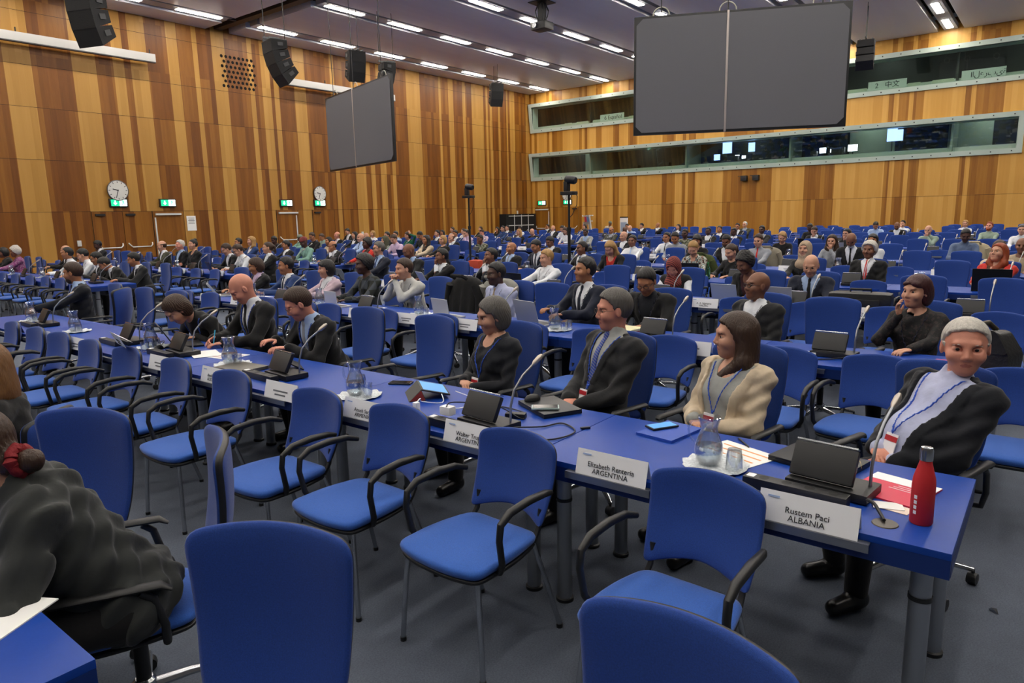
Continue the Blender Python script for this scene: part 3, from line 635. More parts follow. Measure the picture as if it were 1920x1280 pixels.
PEOPLE = '''D3|8.82|2.30|1.25|8|2|5|18|t|w|bald-n|suit:navy:ltblue:black|g|1|bald man in navy suit and glasses reading a grey laptop
D4|11.42|2.24|1.29|-8|-4|-8|-3|l|b|afro-s|suit:black:white:red||1|man with pale curly hair, black suit and red tie leaning back
D5|14.02|2.99|1.33|12|2|5|35|p|b|fringe-s|suit:black:white:black|g|0|bald bearded man with black jacket looking at his phone
A6|15.08|3.57|1.28|12|0|0|5|c|w|long-n|shirt:grey||0|long-haired woman in grey shirt, cheek on her hand
D4|11.42|3.11|1.30|-2|-2|-5|-5|t|w|hijab-beige|knit:black||1|woman in a beige headscarf and black top
D8|21.82|5.67|1.28|14|0|0|25|c|w|short-n|suit:black:white:navy||0|man in dark suit with hand on his forehead
D9|24.42|6.49|1.32|14|0|0|20|t|d|short-k|knit:black||0|dark-skinned man in black bending over the far desk
D7|19.22|4.20|1.29|10|-9|-20|5|c|w|long-k|knit:black||0|black-haired woman resting her mouth on her hand behind a grey laptop
A6|15.08|2.87|1.29|5|-2|-5|-5|a|t|bob-k|shirt:white||0|dark-haired woman in white top with folded arms
D10|27.02|5.04|1.30|16|2|5|35|t|t|short-k|shirt:ltblue||0|man in light blue shirt looking down at the desk
D10|27.02|4.39|1.29|12|0|0|20|t|b|fringe-n|suit:black:white||0|bearded man in black jacket looking down, far right rows
D11|29.62|4.66|1.30|-5|-9|-20|-8|c|w|short-k|shirt:white||0|man in white shirt leaning sideways near the back wall
D2|6.22|0.81|1.27|4|-12|-28|0|h|w|bob-r|knit:lace|e|1|dark red-haired woman in black lace top holding glasses to her chin
D8|21.82|2.77|1.29|14|-4|-10|5|c|w|fringe-s|shirt:sage||0|bald man in pale green shirt with hand over his mouth
D11|29.62|2.69|1.29|0|0|0|0|t|w|bob-y|shirt:white||0|blond woman with short hair near the back wall
D6|16.62|1.49|1.33|12|4|10|20|t|d|short-k|shirt:denim||0|dark-skinned man in grey-blue shirt with papers before him
D9|24.42|1.62|1.31|0|-7|-15|-12|t|p|short-o|shirt:sage||0|bearded reddish-haired man in pale green shirt looking up
D4|11.42|0.63|1.28|-4|-14|-30|-14|t|w|long-o|suit:red:brown|g|1|woman with long orange hair, glasses and red jacket
A5|12.48|0.68|1.28|10|0|0|15|t|w|short-n|shirt:cream||0|brown-haired person hidden behind the orange-haired woman
D5|14.02|0.47|1.26|5|0|0|0|t|b|bald-n|knit:beige||0|person in beige hooded top at the right edge
D8|21.82|0.77|1.29|5|0|0|0|t|w|short-g|shirt:white||0|grey-haired person at the far right edge
D10|27.02|9.92|1.31|0|0|0|0|t|t|short-k|suit:black:white:black||0|black-haired young man in suit beside a grey-haired man
D11|29.62|10.55|1.33|0|-9|-20|0|t|w|short-s|suit:olive:grey||0|grey-haired man in olive-grey suit near the back wall
D8|21.82|7.24|1.32|0|-2|-5|0|t|d|short-k|suit:charcoal:grey||0|dark-skinned man in charcoal suit among empty chairs
D8|21.82|8.96|1.28|0|0|0|0|t|d|short-k|suit:black:white||0|dark-skinned man in black suit and open white collar
D9|24.42|9.61|1.27|0|0|0|0|t|t|short-k|suit:black:white||0|man in black suit and white shirt with a side parting
D8|21.82|8.10|1.26|4|0|0|8|t|d|short-k|suit:black:white:black||0|dark-skinned man in suit, white shirt and black tie
D5|14.02|5.31|1.31|10|0|0|25|t|b|short-k|suit:black:white||0|bearded man looking down behind the brown ponytailed woman
D5|14.02|5.95|1.32|8|0|0|15|t|t|bob-k|knit:black||0|black-haired woman half hidden behind a floral blouse
D7|19.22|8.59|1.29|0|0|0|0|t|d|short-k|knit:camo||0|dark-skinned man in camouflage uniform
D4|11.42|4.90|1.29|10|4|10|32|t|w|pony-y|knit:floral||1|blond ponytailed woman in floral blouse looking down
D4|11.42|4.21|1.25|8|-9|-20|22|t|w|pony-n|knit:black||1|brown ponytailed woman in black looking down
D5|14.02|4.70|1.32|0|-2|-5|8|t|w|short-n|shirt:grey:red||0|man in grey shirt and dark red tie
D6|16.62|5.02|1.29|14|7|15|28|t|w|bob-y|knit:black|g|0|blond woman with glasses and black top looking down
D3|8.82|2.96|1.27|22|-11|-25|25|w|b|afro-k|suit:black:wine|g|1|woman with piled dark hair and glasses writing with a blue pen
D2|6.22|2.14|1.23|-4|-16|-35|-6|l|b|bald-n|suit:charcoal:white|gk|1|bald man in black glasses, charcoal suit and open white shirt
D11|29.62|18.52|1.29|0|-4|-8|0|t|w|long-k|knit:white||0|long-haired woman in white before the magazine rack
D8|21.82|13.54|1.26|8|0|0|8|t|d|short-k|suit:ltgrey:ltblue||0|dark-skinned man in light grey jacket before the magazine rack
D9|24.42|14.01|1.25|2|-4|-8|0|t|t|fringe-k|suit:olive:grey||0|moustached man in olive jacket behind an open laptop
D11|29.62|16.16|1.29|0|0|0|10|t|t|short-k|suit:black:white|g|0|black-haired person with glasses beside the white display board
D9|24.42|13.34|1.26|12|0|0|30|t|d|bald-n|suit:black:white||0|dark-skinned bald man looking down beside a blue-shirted man
D10|27.02|14.54|1.27|12|0|0|20|t|w|fringe-s|shirt:ltblue||0|bald man in light blue shirt right of the white display board
D12|32.22|16.70|1.27|5|-11|-25|10|c|w|short-k|suit:black:white||0|man in black suit, hand at his mouth, near the back wall
D12|32.22|15.85|1.29|0|-11|-25|0|c|t|bald-n|suit:black:white||0|bald man in black suit, hand to his mouth, near the back wall
D11|29.62|13.57|1.25|0|-4|-10|0|t|w|long-k|suit:blue:white||0|long black-haired woman in blue vest
D6|16.62|7.92|1.28|0|-2|-5|0|t|t|short-k|shirt:white:black||0|dark-haired young man in white shirt and black tie
A6|15.08|6.92|1.33|10|2|5|25|t|t|short-k|shirt:grey||0|black-haired man in grey uniform shirt looking down
D6|16.62|9.16|1.31|-2|-9|-20|5|t|w|bald-n|suit:black:white||0|bald man in black jacket and white shirt behind a blue-tied man
D5|14.02|7.51|1.30|-2|0|0|0|t|b|short-k|shirt:white:ltblue||0|brown-skinned man in white shirt and pale blue tie
D4|11.42|6.47|1.28|14|0|0|32|t|w|long-y|suit:black:red||1|blond long-haired woman in black jacket looking down
D3|8.82|4.03|1.18|16|4|10|28|t|p|hijab-red|vest:black:white|g|1|woman in red patterned headscarf, glasses and white sleeves
D2|6.22|3.08|1.26|14|2|5|28|t|t|short-k|suit:black:dknavy|gk|1|black-haired man in black blazer and glasses looking down
D4|11.42|7.17|1.27|0|-13|-28|-3|t|b|short-k|suit:black:white:blue|gk|1|black-haired man with black glasses and black suit, hands clasped
D2|6.22|3.83|1.34|2|-14|-32|-4|f|t|short-k|suit:navy:white:navy||1|young man in navy suit and tie, hands raised over a laptop
D10|27.02|21.96|1.25|0|0|0|0|t|t|long-k|knit:black||0|long black-haired woman left of a blue-shirted man
D9|24.42|19.51|1.35|0|-4|-10|0|t|w|short-k|shirt:blue||0|dark-haired man in blue shirt at the far desks
D10|27.02|21.32|1.33|0|-2|-5|0|t|w|short-k|suit:charcoal:white||0|dark-haired man in charcoal in front of the black board
D8|21.82|16.62|1.27|2|-6|-12|0|t|w|long-y|suit:black:white||0|blond woman in black jacket behind a white name card
D10|27.02|20.54|1.29|0|0|0|0|t|b|bob-k|knit:white||0|dark-haired woman in white behind a blond woman
D8|21.82|15.88|1.27|14|1|2|32|t|w|bald-n|knit:black||0|bald man in black looking down at his notes
D12|32.22|22.56|1.27|0|-11|-24|0|c|t|short-k|suit:black:white||0|dark-haired man in black near the back door
D10|27.02|18.61|1.30|0|-4|-8|0|t|w|bald-n|suit:black:white||0|bald man in black suit near the back door
D9|24.42|16.25|1.33|12|0|0|25|t|w|short-k|shirt:white||0|black-haired man bending left of the black camera pole
D8|21.82|14.34|1.32|16|0|0|30|t|w|long-n|knit:white||0|woman with long brown hair over her face and white top
D5|14.02|9.65|1.27|6|-9|-20|22|t|b|short-k|suit:black:white||0|black-haired man in black suit looking down left of the pole
D4|11.42|8.16|1.30|8|-9|-20|20|t|t|short-k|suit:navy:white:navy|g|1|young man in navy suit and thin glasses
D3|8.82|6.20|1.26|-5|-11|-24|4|t|w|short-y|shirt:white||1|fair short-haired man in white polo shirt
D4|11.42|9.01|1.23|-2|-8|-18|-12|l|t|bald-n|suit:charcoal:ltblue:grey||1|bald man in charcoal suit and patterned tie looking up
D3|8.82|7.29|1.27|0|-10|-22|-8|c|b|short-k|suit:dknavy:white||1|short-haired man in navy suit, hand over his mouth
D2|6.22|5.05|1.26|10|-10|-22|2|a|d|short-k|shirt:lav:tan|g|1|man with glasses, lavender shirt and tan tie, arms crossed
D6|16.62|18.42|1.33|0|-4|-10|0|t|w|short-k|knit:charcoal||0|black-haired man behind a lilac-shirted man
D5|14.02|15.08|1.32|12|0|0|28|t|w|short-n|shirt:lilac||0|man in lilac shirt looking down
D7|19.22|20.71|1.28|8|-4|-10|5|c|w|short-k|shirt:ltblue||0|dark-haired man with raised hand near the left wall
D6|16.62|17.27|1.33|10|-4|-10|10|e|w|bob-n|knit:green||0|brown-haired woman in green with arm raised
D6|16.62|16.62|1.33|14|0|0|30|t|t|short-k|knit:charcoal||0|dark-haired man bending near the left wall
D5|14.02|13.94|1.30|0|-6|-12|-3|t|t|long-k|suit:cream:black||0|long black-haired woman in cream jacket
D3|8.82|9.04|1.33|10|-7|-15|22|t|b|bald-n|suit:charcoal:ltblue:blue|g|1|bald man with glasses and charcoal suit looking down
D7|19.22|18.52|1.31|0|-7|-15|0|t|w|short-k|suit:black:white||0|dark-haired man in black suit at the far left desks
D5|14.02|13.30|1.30|0|-6|-12|-3|t|w|bob-y|knit:black||0|blond woman in black top
D6|16.62|15.26|1.26|12|-6|-12|12|c|w|fringe-n|suit:black:white||0|balding man in black suit, hand at his mouth
D8|21.82|20.75|1.25|0|0|0|0|t|t|long-k|knit:black||0|long-haired person in black near the left wall
D9|24.42|22.56|1.33|0|-4|-10|0|t|w|bob-n|knit:white||0|brown-haired woman in white by the left wall
D7|19.22|17.54|1.31|6|-4|-10|5|t|t|short-k|suit:blue:white||0|dark-haired man in blue suit
D8|21.82|19.53|1.31|0|-4|-10|0|t|w|bob-n|suit:white:white||0|brown-haired woman in white left of the camera pole
D7|19.22|16.93|1.33|12|-6|-12|10|c|w|short-k|shirt:lilac||0|black-haired man in lilac shirt, hand at his mouth
D10|27.02|23.04|1.29|0|-4|-10|0|t|w|bob-n|knit:black||0|brown-haired woman in black right of the camera pole
D8|21.82|18.43|1.26|10|0|0|20|t|p|short-n|shirt:pink||0|man in pinkish shirt behind a grey laptop
D6|16.62|14.08|1.23|12|-4|-10|8|c|b|short-k|knit:camo||0|man in dark patterned top, hands at his mouth
D3|8.82|8.36|1.25|2|-11|-25|-3|c|b|short-k|suit:black:white||1|short-haired man in black suit, fist at his chin
D2|6.22|6.35|1.29|18|-8|-18|2|k|w|short-n|shirt:pale|k|1|man in pale shirt with hands clasped before his mouth
D5|14.02|18.95|1.39|8|0|0|20|t|t|short-n|knit:black||0|short-haired man in black looking down by the left wall
D6|16.62|21.88|1.27|12|0|0|25|t|t|short-n|shirt:sage||0|person bending forward beside the left wall
D5|14.02|18.25|1.25|2|-4|-10|0|t|t|long-k|knit:cream||0|long black-haired woman in cream near the left wall
D6|16.62|23.43|1.23|0|-2|-5|10|t|d|cap-sage|knit:mint||0|man in grey-green cap and mint robe
D4|11.42|15.76|1.34|10|0|0|20|t|d|cap-red|knit:mint||1|man in red and blue cap and mint robe
D6|16.62|21.12|1.34|2|-6|-12|0|t|p|fringe-y|suit:black:white:red||0|balding fair man in black suit and red tie
D7|19.22|23.61|1.40|8|0|0|22|t|w|short-k|suit:black:white||0|dark-haired man in suit highest against the left wall
D6|16.62|20.15|1.34|0|-6|-12|0|t|w|long-k|suit:black:white||0|long dark-haired woman in black jacket by the left wall
D5|14.02|16.72|1.36|0|-7|-15|0|t|w|bald-n|shirt:ltblue:navy|g|0|bald man with glasses, pale blue shirt and navy tie
D6|16.62|19.54|1.30|0|-2|-5|0|t|w|bald-n|shirt:white||0|bald man behind a bald man with glasses
D7|19.22|22.17|1.31|0|-4|-10|0|t|w|bob-y|knit:white||0|blond woman in white near the left wall
D5|14.02|15.63|1.28|0|-6|-12|0|t|w|hijab-olive|knit:floral||0|woman in an olive patterned headscarf
D4|11.42|14.55|1.25|12|-6|-12|10|c|t|fringe-k|suit:charcoal:white||1|balding man in charcoal jacket, cheek on his hand
D4|11.42|13.33|1.32|4|-8|-18|0|t|d|afro-k|suit:red:black||1|black-haired woman in red jacket
D3|8.82|9.99|1.36|0|-10|-22|0|t|w|short-g|suit:navy:ltblue:blue|gk|1|grey-haired man with black glasses, navy suit and blue tie
D2|6.22|7.23|1.32|8|-10|-22|2|t|d|afro-k|knit:plaid||1|young man in plaid shirt looking left
D2|6.22|8.10|1.23|4|-11|-25|4|t|w|bob-k|suit:pink:white||1|woman with black bob haircut and pale pink jacket
D4|11.42|19.12|1.31|0|-6|-12|-3|t|t|short-k|knit:charcoal||1|dark-haired man beside a curly blond woman
D4|11.42|18.44|1.35|0|-4|-10|-3|t|w|curly-y|suit:blue:white||1|woman with curly blond hair and blue jacket
D3|8.82|14.96|1.29|14|-7|-15|25|t|w|short-n|suit:black:white|g|1|brown-haired person in black jacket bowed beside a white-shirted man
D3|8.82|14.44|1.28|16|-8|-18|25|t|w|short-n|shirt:white|gk|1|man in white shirt and black glasses typing on a laptop
D3|8.82|13.59|1.34|0|-11|-25|0|t|w|pony-n|suit:black:white||1|brown ponytailed woman in black jacket
D5|14.02|21.06|1.27|10|0|0|20|t|d|short-k|knit:black||0|dark-skinned man in black by the left wall
D4|11.42|16.73|1.25|0|-10|-22|5|t|t|short-k|suit:black:white||1|man in black suit looking left, behind a blue-suited man
D2|6.22|9.84|1.22|4|-11|-25|14|t|t|bob-n|suit:black:lilac|g|1|woman with short brown hair, glasses and black jacket
D2|6.22|9.03|1.25|6|-11|-25|2|t|t|short-k|suit:blue:white:navy||1|black-haired man in blue suit and navy tie
D3|8.82|16.99|1.38|0|0|0|-3|a|w|bun-k|suit:black:black||1|dark-haired woman in black with arms folded
D3|8.82|17.63|1.36|0|0|0|0|a|p|short-s|suit:black:ltblue||1|white-haired moustached man in black sweater, arms folded
D3|8.82|18.22|1.34|6|-9|-20|8|t|w|fringe-n|suit:olive:white|g|1|balding man with glasses and olive jacket
D2|6.22|21.17|1.27|8|-9|-20|10|t|b|bob-k|knit:black||1|dark-haired person in black at the left edge
D2|6.22|20.38|1.30|6|-11|-25|5|t|b|afro-s|knit:magenta||1|grey-haired woman in magenta patterned blouse
A3|7.28|20.15|1.28|8|-9|-20|5|t|w|bald-n|suit:black:white||1|bald man behind a young man in white shirt
D2|6.22|17.10|1.31|8|-11|-25|-5|t|t|short-k|shirt:white:black||1|young black-haired man in white shirt looking up left
D2|6.22|16.15|1.29|10|-11|-25|20|t|w|short-k|shirt:white:black||1|dark-haired man in white shirt looking down
D2|6.22|15.49|1.23|12|-12|-28|15|t|t|short-k|suit:black:white|gk|1|man with black glasses in black between two delegates
D2|6.22|14.57|1.14|34|-11|-25|38|w|t|short-k|suit:black:white||1|man in black bent low over his writing
D2|6.22|13.76|1.25|14|-11|-25|15|t|t|short-k|suit:charcoal:white:black||1|young black-haired man in dark grey suit at the table corner
D3|8.82|22.06|1.33|6|-4|-10|20|t|d|short-k|suit:charcoal:white||1|dark-skinned man in charcoal suit under the wall notice
D1|3.62|9.78|1.32|4|-12|-42|8|o|t|short-n|suit:dknavy:ltblue:navy||2|bearded balding man in navy suit with a white watch
D1|3.62|6.33|1.12|48|10|-5|45|t|w|bob-n|knit:black||2|person in black doubled over beneath untidy brown hair
D1|3.62|5.68|1.31|14|-5|-16|36|w|p|bald-n|suit:black:white:black||2|bald man in black suit writing with a light blue pen
D1|3.62|4.75|1.24|22|-8|-25|28|f|p|short-n|suit:black:ltblue:grey|g|2|brown-haired man with glasses and black suit tapping a tablet
D1|3.62|3.09|1.19|-6|-12|-30|12|l|w|bob-g|knit:dknavy||2|grey-haired woman in navy dress with blue lanyard
D1|3.62|2.21|1.32|-12|-22|-42|3|l|p|short-g|suit:charcoal:ltgrey:blue|g|2|grey-haired man with glasses, dark suit and striped blue tie
D1|3.62|1.40|1.21|-10|-18|-56|2|l|w|long-n|suit:cream:ltgrey|o|2|long dark-haired woman in cream blazer
D1|3.62|0.46|1.27|-18|-38|10|2|l|p|short-s|suit:dknavy:lav|o|2|white-haired man in navy blazer looking at the camera'''
PPL = [l.split('|') for l in PEOPLE.strip().split('\n')]
def rowphrase(k, y): return f'the {ROWN[k]} row'+(', left block' if y > 11.5 else '')
def put_chair(kind, k, y, x=None, rz=0, extra=None):
    X = x if x is not None else (TX(k)+1.20 if kind == 'D' else TX(k)-.35)
    o = inst(DC if kind == 'D' else AC, (X, y, 0), rz, group=('tall blue swivel chairs' if kind == 'D' else 'blue armchairs on four legs'))
    if extra: o['label'] = extra
    elif kind == 'D': reg(o, 'tall blue swivel chair behind', rowphrase(k, y))
    else: reg(o, 'low blue armchair before', rowphrase(k, y))
    return o
taken = {}
for r in PPL:
    kind, k, x, y = r[0][0], int(r[0][1:]), float(r[1]), float(r[2])
    taken.setdefault((kind, k), []).append(y)
    put_chair(kind, k, y, x+.02+(.04 if kind == 'D' else 0), R_(float(r[5])*.35))
taken[('D', 13)] = [18.9+.4*i for i in range(10)]
def free(kind, k, y, d=.46): return all(abs(y-q) > d for q in taken.get((kind, k), []))
def add_free(kind, k, ys, jx=.05, jr=7, dist=.46):
    for y in ys:
        if free(kind, k, y, dist):
            X = (TX(k)+1.22 if kind == 'D' else TX(k)-.355)+random.uniform(-jx, jx)
            if in_view(X, y, .8) or in_view(X, y, .3):
                put_chair(kind, k, y, X, R_(random.uniform(-jr, jr))); taken.setdefault((kind, k), []).append(y)
add_free('A', 1, [.95, 1.84, 2.59, 3.24, 4.13, 4.87, 5.65, 6.33, 7.02, 7.6, 8.3, 9.0], .02, 3)
add_free('D', 1, [3.86, 7.95, 8.75], .03, 5, .4); 
put_chair('D', 1, 9.25, 3.55, R_(-50), 'tall blue swivel chair turned side-on at the left end of the front row')
add_free('A', 2, [.1, .87, 1.45, 2.32, 2.98, 3.69, 4.77, 5.59, 6.54, 7.5, 8.3, 9.1, 9.76, 13.6, 14.4, 15.15, 15.9, 16.7, 17.5, 18.3], .03, 4)
add_free('D', 2, [1.5, 4.5, 5.85, 10.9], .05, 6, .42)
for k in range(3, 14):
    seats = [.45+.78*i for i in range(13)]; left = [13.5+.78*i for i in range(13)]
    if k <= 9: add_free('A', k, [q+random.uniform(-.08, .08) for q in (seats+left)][::1 if k < 7 else 2], .06, 6)
    add_free('D', k, [q+random.uniform(-.12, .12) for q in seats+left if k < 8 or random.random() < .72], .12, 14, .55)
for kind, x, y, rz, lab in (('D', .63, 1.37, 27, 'tall blue swivel chair cut by the bottom edge, left of centre'), ('D', .82, .50, -2, 'tall blue swivel chair cut by the bottom edge, right of centre'), ('D', .83, 3.03, 27, 'tall blue swivel chair near the left edge behind the woman in dark blouse'), ('D', .96, 2.51, -25, 'tall blue swivel chair carrying the woman in dark blouse'), ('A', 1.07, 4.3, -49, 'low blue armchair at the left edge beside golden-brown hair')):
    o = put_chair(kind, 0, y, x, R_(rz), lab)

# ------------------------------------------------------------------ tables
def table(L):
    t = empty('conference_table'); tag(t, 'x', 'table')
    MB().box((.38, L/2, .7275), (.76, L-.004, .025), bev=.003).build('tabletop', DESK, t)
    m = MB(); m.box((.012, L/2, .683), (.022, L-.006, .064)); m.box((.748, L/2, .683), (.022, L-.006, .064)); m.box((.38, .012, .683), (.72, .02, .064)); m.box((.38, L-.012, .683), (.72, .02, .064)); m.build('apron', APRON, t, smooth=0)
    for x in (.13, .67):
        for y in (.09, L-.09): MB().lathe([(0, .715), (.034, .715), (.034, .02)], c=(x, y, 0), n=20).lathe([(.034, .02), (.042, .015), (.042, 0), (0, 0)], c=(x, y, 0), n=20, mi=1).lathe([(.036, .5), (.038, .5), (.038, .515), (.036, .515)], c=(x, y, 0), n=20, mi=1).build('leg', [ALU, BLK], t)
    m = MB(); m.box((.42, L/2, .56), (.24, L-.3, .02)); m.box((.3, L/2, .59), (.02, L-.3, .07)); m.box((.54, L/2, .59), (.02, L-.3, .07)); m.build('cable_tray', BLK, t, smooth=0)
    for y in (.43, L-.40): MB().box((-.012, y, .712), (.03, .40, .006)).box((-.026, y, .7), (.004, .40, .03)).build('card_rail', ALU, t, smooth=0)
    return t
TB = table(1.62)
for k in range(1, 14):
    for y in [.17+1.62*i for i in range(6)]+[13.2+1.62*i for i in range(6)]:
        if in_view(TX(k), y+.8, .74, 1.25) or in_view(TX(k), y, .74):
            o = inst(TB, (TX(k), y, 0), 0, group='blue conference tables'); reg(o, 'blue conference table of', rowphrase(k, y))
o = inst(TB, (-.18, 1.79, 0), 0, 'blue conference table cut by the bottom left corner', 'blue conference tables')
o = inst(TB, (-.18, 3.41, 0), 0, 'blue conference table beyond the left edge beside the foreground women', 'blue conference tables')

# ------------------------------------------------------------------ name cards
def card(x, y, z, rz, lines, lab, tilt=0, reg_=None):
    t = empty('name_card', (x, y, z), rz); W_, H_ = .33, .105
    m = MB(); m.add([(0, -W_/2, 0), (0, W_/2, 0), (.028, W_/2, H_), (.028, -W_/2, H_), (.062, -W_/2, .0), (.062, W_/2, .0), (.0015, -W_/2, 0), (.0015, W_/2, 0), (.0605, W_/2, 0), (.0605, -W_/2, 0)], [(0, 1, 2, 3), (3, 2, 5, 4), (6, 3, 9)][:2])
    o = m.build('card_sheet', WHT, t, smooth=0); sol = o.modifiers.new('thickness', 'SOLIDIFY'); sol.thickness = .0012
    tag(t, lab, 'name card', 'white name cards on the table fronts')
    a = math.atan2(.028, H_)
    if lines:
        for s, zz, sz in lines: text(s, sz, Mfacing((-.0022+.028*zz/H_, 0, zz), a), INK, t)
        MB().box((.018, .115, .087), (.001, .04, .006), rot=Matrix.Rotation(a, 3, 'Y')).build('emblem', mat('pale blue emblem', '9db4dc', .6), t, smooth=0)
    else:
        m = MB()
        for zz, ww in ((.05, .15), (.028, .11)): m.box((-.0012+.028*zz/H_, 0, zz), (.0008, ww, .009), rot=Matrix.Rotation(a, 3, 'Y'))
        m.build('lettering', mat('grey small print', '6d7076', .7), t, smooth=0)
    if tilt: t.rotation_euler = (0, R_(-tilt), rz)
    return t
named = {(1, 0): ['Rustem Paci', 'ALBANIA'], (1, 1): ['Elizabeth Renteria', 'ARGENTINA'], (1, 2): ['Walter Trupp', 'ARGENTINA'], (1, 3): ['Anush Sargs', 'ARMENIA'], (1, 5): ['Andrew Pete', 'AUSTRALIA']}
def cards_row(k, ys, P=1):
    for i, y in enumerate(ys):
        x = TX(k)-.022
        if not in_view(x, y, .8): continue
        n = named.get((k, i)); 
        if k == 1 and i == 7: continue
        lab = f'white name card reading {n[1]}' if n else None
        if n and k == 1 and i < 3: lab = f'white name card reading {n[0]}, {n[1]}'
        ln = [(n[0], .048, .030), (n[1], .022, .030)] if n else None
        if k == 2 and i in (0, 1, 2, 3): ln = [(['', 'Ho. Jurma', 'R. Dalven', 'Mariam T.'][i] or 'Sanda Volk', .048, .03)]
        o = card(x, y, .716, 0, ln, lab or 'x')
        if not lab: reg(o, 'white name card on', rowphrase(k, y))
cards_row(1, [.60+.775*i for i in range(12)])
named[(3, 0)] = ['Lara Van Monahan', 'CAMEROON']; named[(3, 1)] = ['Philip Thomson', 'ISLER']; named[(3, 2)] = ['A. A. Ngatama', 'NAMIBIA']
def cards_text3():
    for (y, a, b_) in ((1.42, 'Lara Rian Monahan', 'CAMEROON'), (2.35, 'Kip Thomson', 'ISLER'), (3.15, 'A. A. Ngatama', 'MADAG')):
        o = card(TX(3)-.022, y, .716, 0, [(a, .048, .03), (b_, .022, .03)], 'x'); reg(o, 'white name card on', rowphrase(3, y))
del named[(3, 0)], named[(3, 1)], named[(3, 2)]
cards_text3()
for k in range(2, 10):
    ys = [.60+.79*i for i in range(12) if not (k == 3 and .60+.79*i < 3.6)]
    for y in ys+[13.6+.8*i for i in range(10)]:
        if random.random() < (.95 if k < 4 else .6) and in_view(TX(k)-.02, y, .8): reg(card(TX(k)-.022, y+random.uniform(-.05, .05), .716, random.uniform(-.05, .05), None, 'x'), 'white name card on', rowphrase(k, y))
card(2.33, 5.72, .866, R_(-12), [('Stuart Maas', .048, .03), ('AUSTRIA', .022, .03)], 'white name card resting tipped on top of a low blue chair back', 38)

# ------------------------------------------------------------------ microphone consoles, jugs, glasses
def console():
    t = empty('microphone_console'); tag(t, 'x', 'microphone')
    MB().box((0, 0, .022), (.17, .30, .035), bev=.008).build('base', BLK, t)
    rot = Matrix.Rotation(R_(28), 3, 'Y')
    s = MB().box((-.015, .03, .105), (.028, .235, .135), rot=rot, bev=.01).build('screen_housing', BLK, t)
    MB().box((.018, .03, .172), (.026, .225, .006), rot=rot).build('silver_edge', CHR, s, smooth=0)
    MB().tube([(.03, -.125, .035), (.035, -.125, .12), (.06, -.127, .2), (.12, -.132, .265), (.2, -.138, .315)], [.006]*5, 8).build('gooseneck', ALU, t)
    MB().tube([(.19, -.137, .308), (.205, -.1385, .318), (.24, -.141, .341), (.255, -.142, .35)], [.006, .0135, .0135, .008], 12).build('microphone_head', mat('warm silver', 'b8b0a6', .35, .8), t)
    return t
MC = console()
def strip_():
    t = empty('power_strip'); tag(t, 'x', 'power strip'); MB().box((0, 0, .022), (.06, .38, .044), bev=.006).build('body', BLK, t)
    m = MB()
    for i in range(4): m.lathe([(.019, .0445), (0, .0445)], c=(0, -.14+.085*i, 0), n=14)
    m.build('socket', mat('socket dark', '050505', .6), t, smooth=0); MB().box((0, .165, .0445), (.035, .03, .002)).build('label_patch', WHT, t, smooth=0)
    return t
PS = strip_()
def jug():
    t = empty('water_jug'); tag(t, 'x', 'jug')
    out = [(0, 0), (.038, 0), (.052, .02), (.06, .055), (.056, .09), (.042, .125), (.035, .15), (.038, .175), (.048, .205)]; inn = [(r-.0035, z+.003) for r, z in out[::-1] if r > .01]+[(0, .006)]
    MB().lathe(out+inn, n=28).build('glass_body', GLASS, t)
    MB().lathe([(0, .007), (.036, .008), (.048, .024), (.0555, .055), (.0535, .082), (0, .083)], n=28).build('water', WATER, t)
    MB().tube([(.0, .045, .185), (0, .072, .18), (0, .088, .15), (0, .085, .11), (0, .062, .085)], .006, 8).build('handle', GLASS, t)
    return t
JG = jug()
def tumbler(up=False):
    t = empty('drinking_glass'); tag(t, 'x', 'glass'); o = [(0, 0), (.028, 0), (.033, .03), (.035, .085)]; i = [(.033, .085), (.031, .03), (.026, .008), (0, .008)]
    p = o+i
    if not up: p = [(r, .085-z) for r, z in p]
    MB().lathe(p, n=24).build('glass_wall', GLASS, t); return t
TG = tumbler(); TU = tumbler(True)
def doily():
    m = MB(); n = 44; vs = [(0, 0, .003)]; 
    for r, z in ((.07, .003), (.105, .004), (.135, .010)):
        for j in range(n): a = 2*math.pi*j/n; rr = r*(1+(.035*math.cos(11*a) if r > .1 else 0)); vs.append((rr*math.cos(a), rr*math.sin(a), z+(.004*math.cos(11*a) if r > .1 else 0)))
    fs = [(0, 1+j, 1+(j+1) % n) for j in range(n)]
    for k in range(2):
        for j in range(n): fs.append((1+k*n+j, 1+(k+1)*n+j, 1+(k+1)*n+(j+1) % n, 1+k*n+(j+1) % n))
    m.add(vs, fs); o = m.build('paper_doily', DOILY); tag(o, 'x', 'doily'); s = o.modifiers.new('t', 'SOLIDIFY'); s.thickness = .002; return o
DO = doily()
ZT = .7402
def put(proto, base, k, x, y, rz=0, z=ZT, group=None):
    o = inst(proto, (x, y, z), rz, group=group); reg(o, base, rowphrase(k, y)); return o
def water_set(k, x, y, n=2, up=0):
    put(DO, 'white scalloped doily under a jug on', k, x, y, group='white doilies'); put(JG, 'glass water jug on', k, x, y+.03, random.uniform(-.6, .6), z=ZT+.007, group='glass water jugs')
    for i in range(n):
        put(TU if i < up else TG, 'upright drinking glass on' if i < up else 'upturned drinking glass on', k, x+.01+(.07*i if n > 1 else 0)-.02, y-.085-.0*i, z=ZT+(.010 if i == 0 else .012 if n == 1 else .012), group='drinking glasses')
for x, y in ((2.73, .60), (2.62, 2.22), (2.72, 4.12), (2.74, 5.58), (2.76, 6.55), (2.76, 8.55)):
    put(MC, 'black microphone console on', 1, x, y, R_(-6), group='black microphone consoles'); 
    put(PS, 'black power strip on', 1, x-.14, y+.10, R_(-3), group='black power strips')
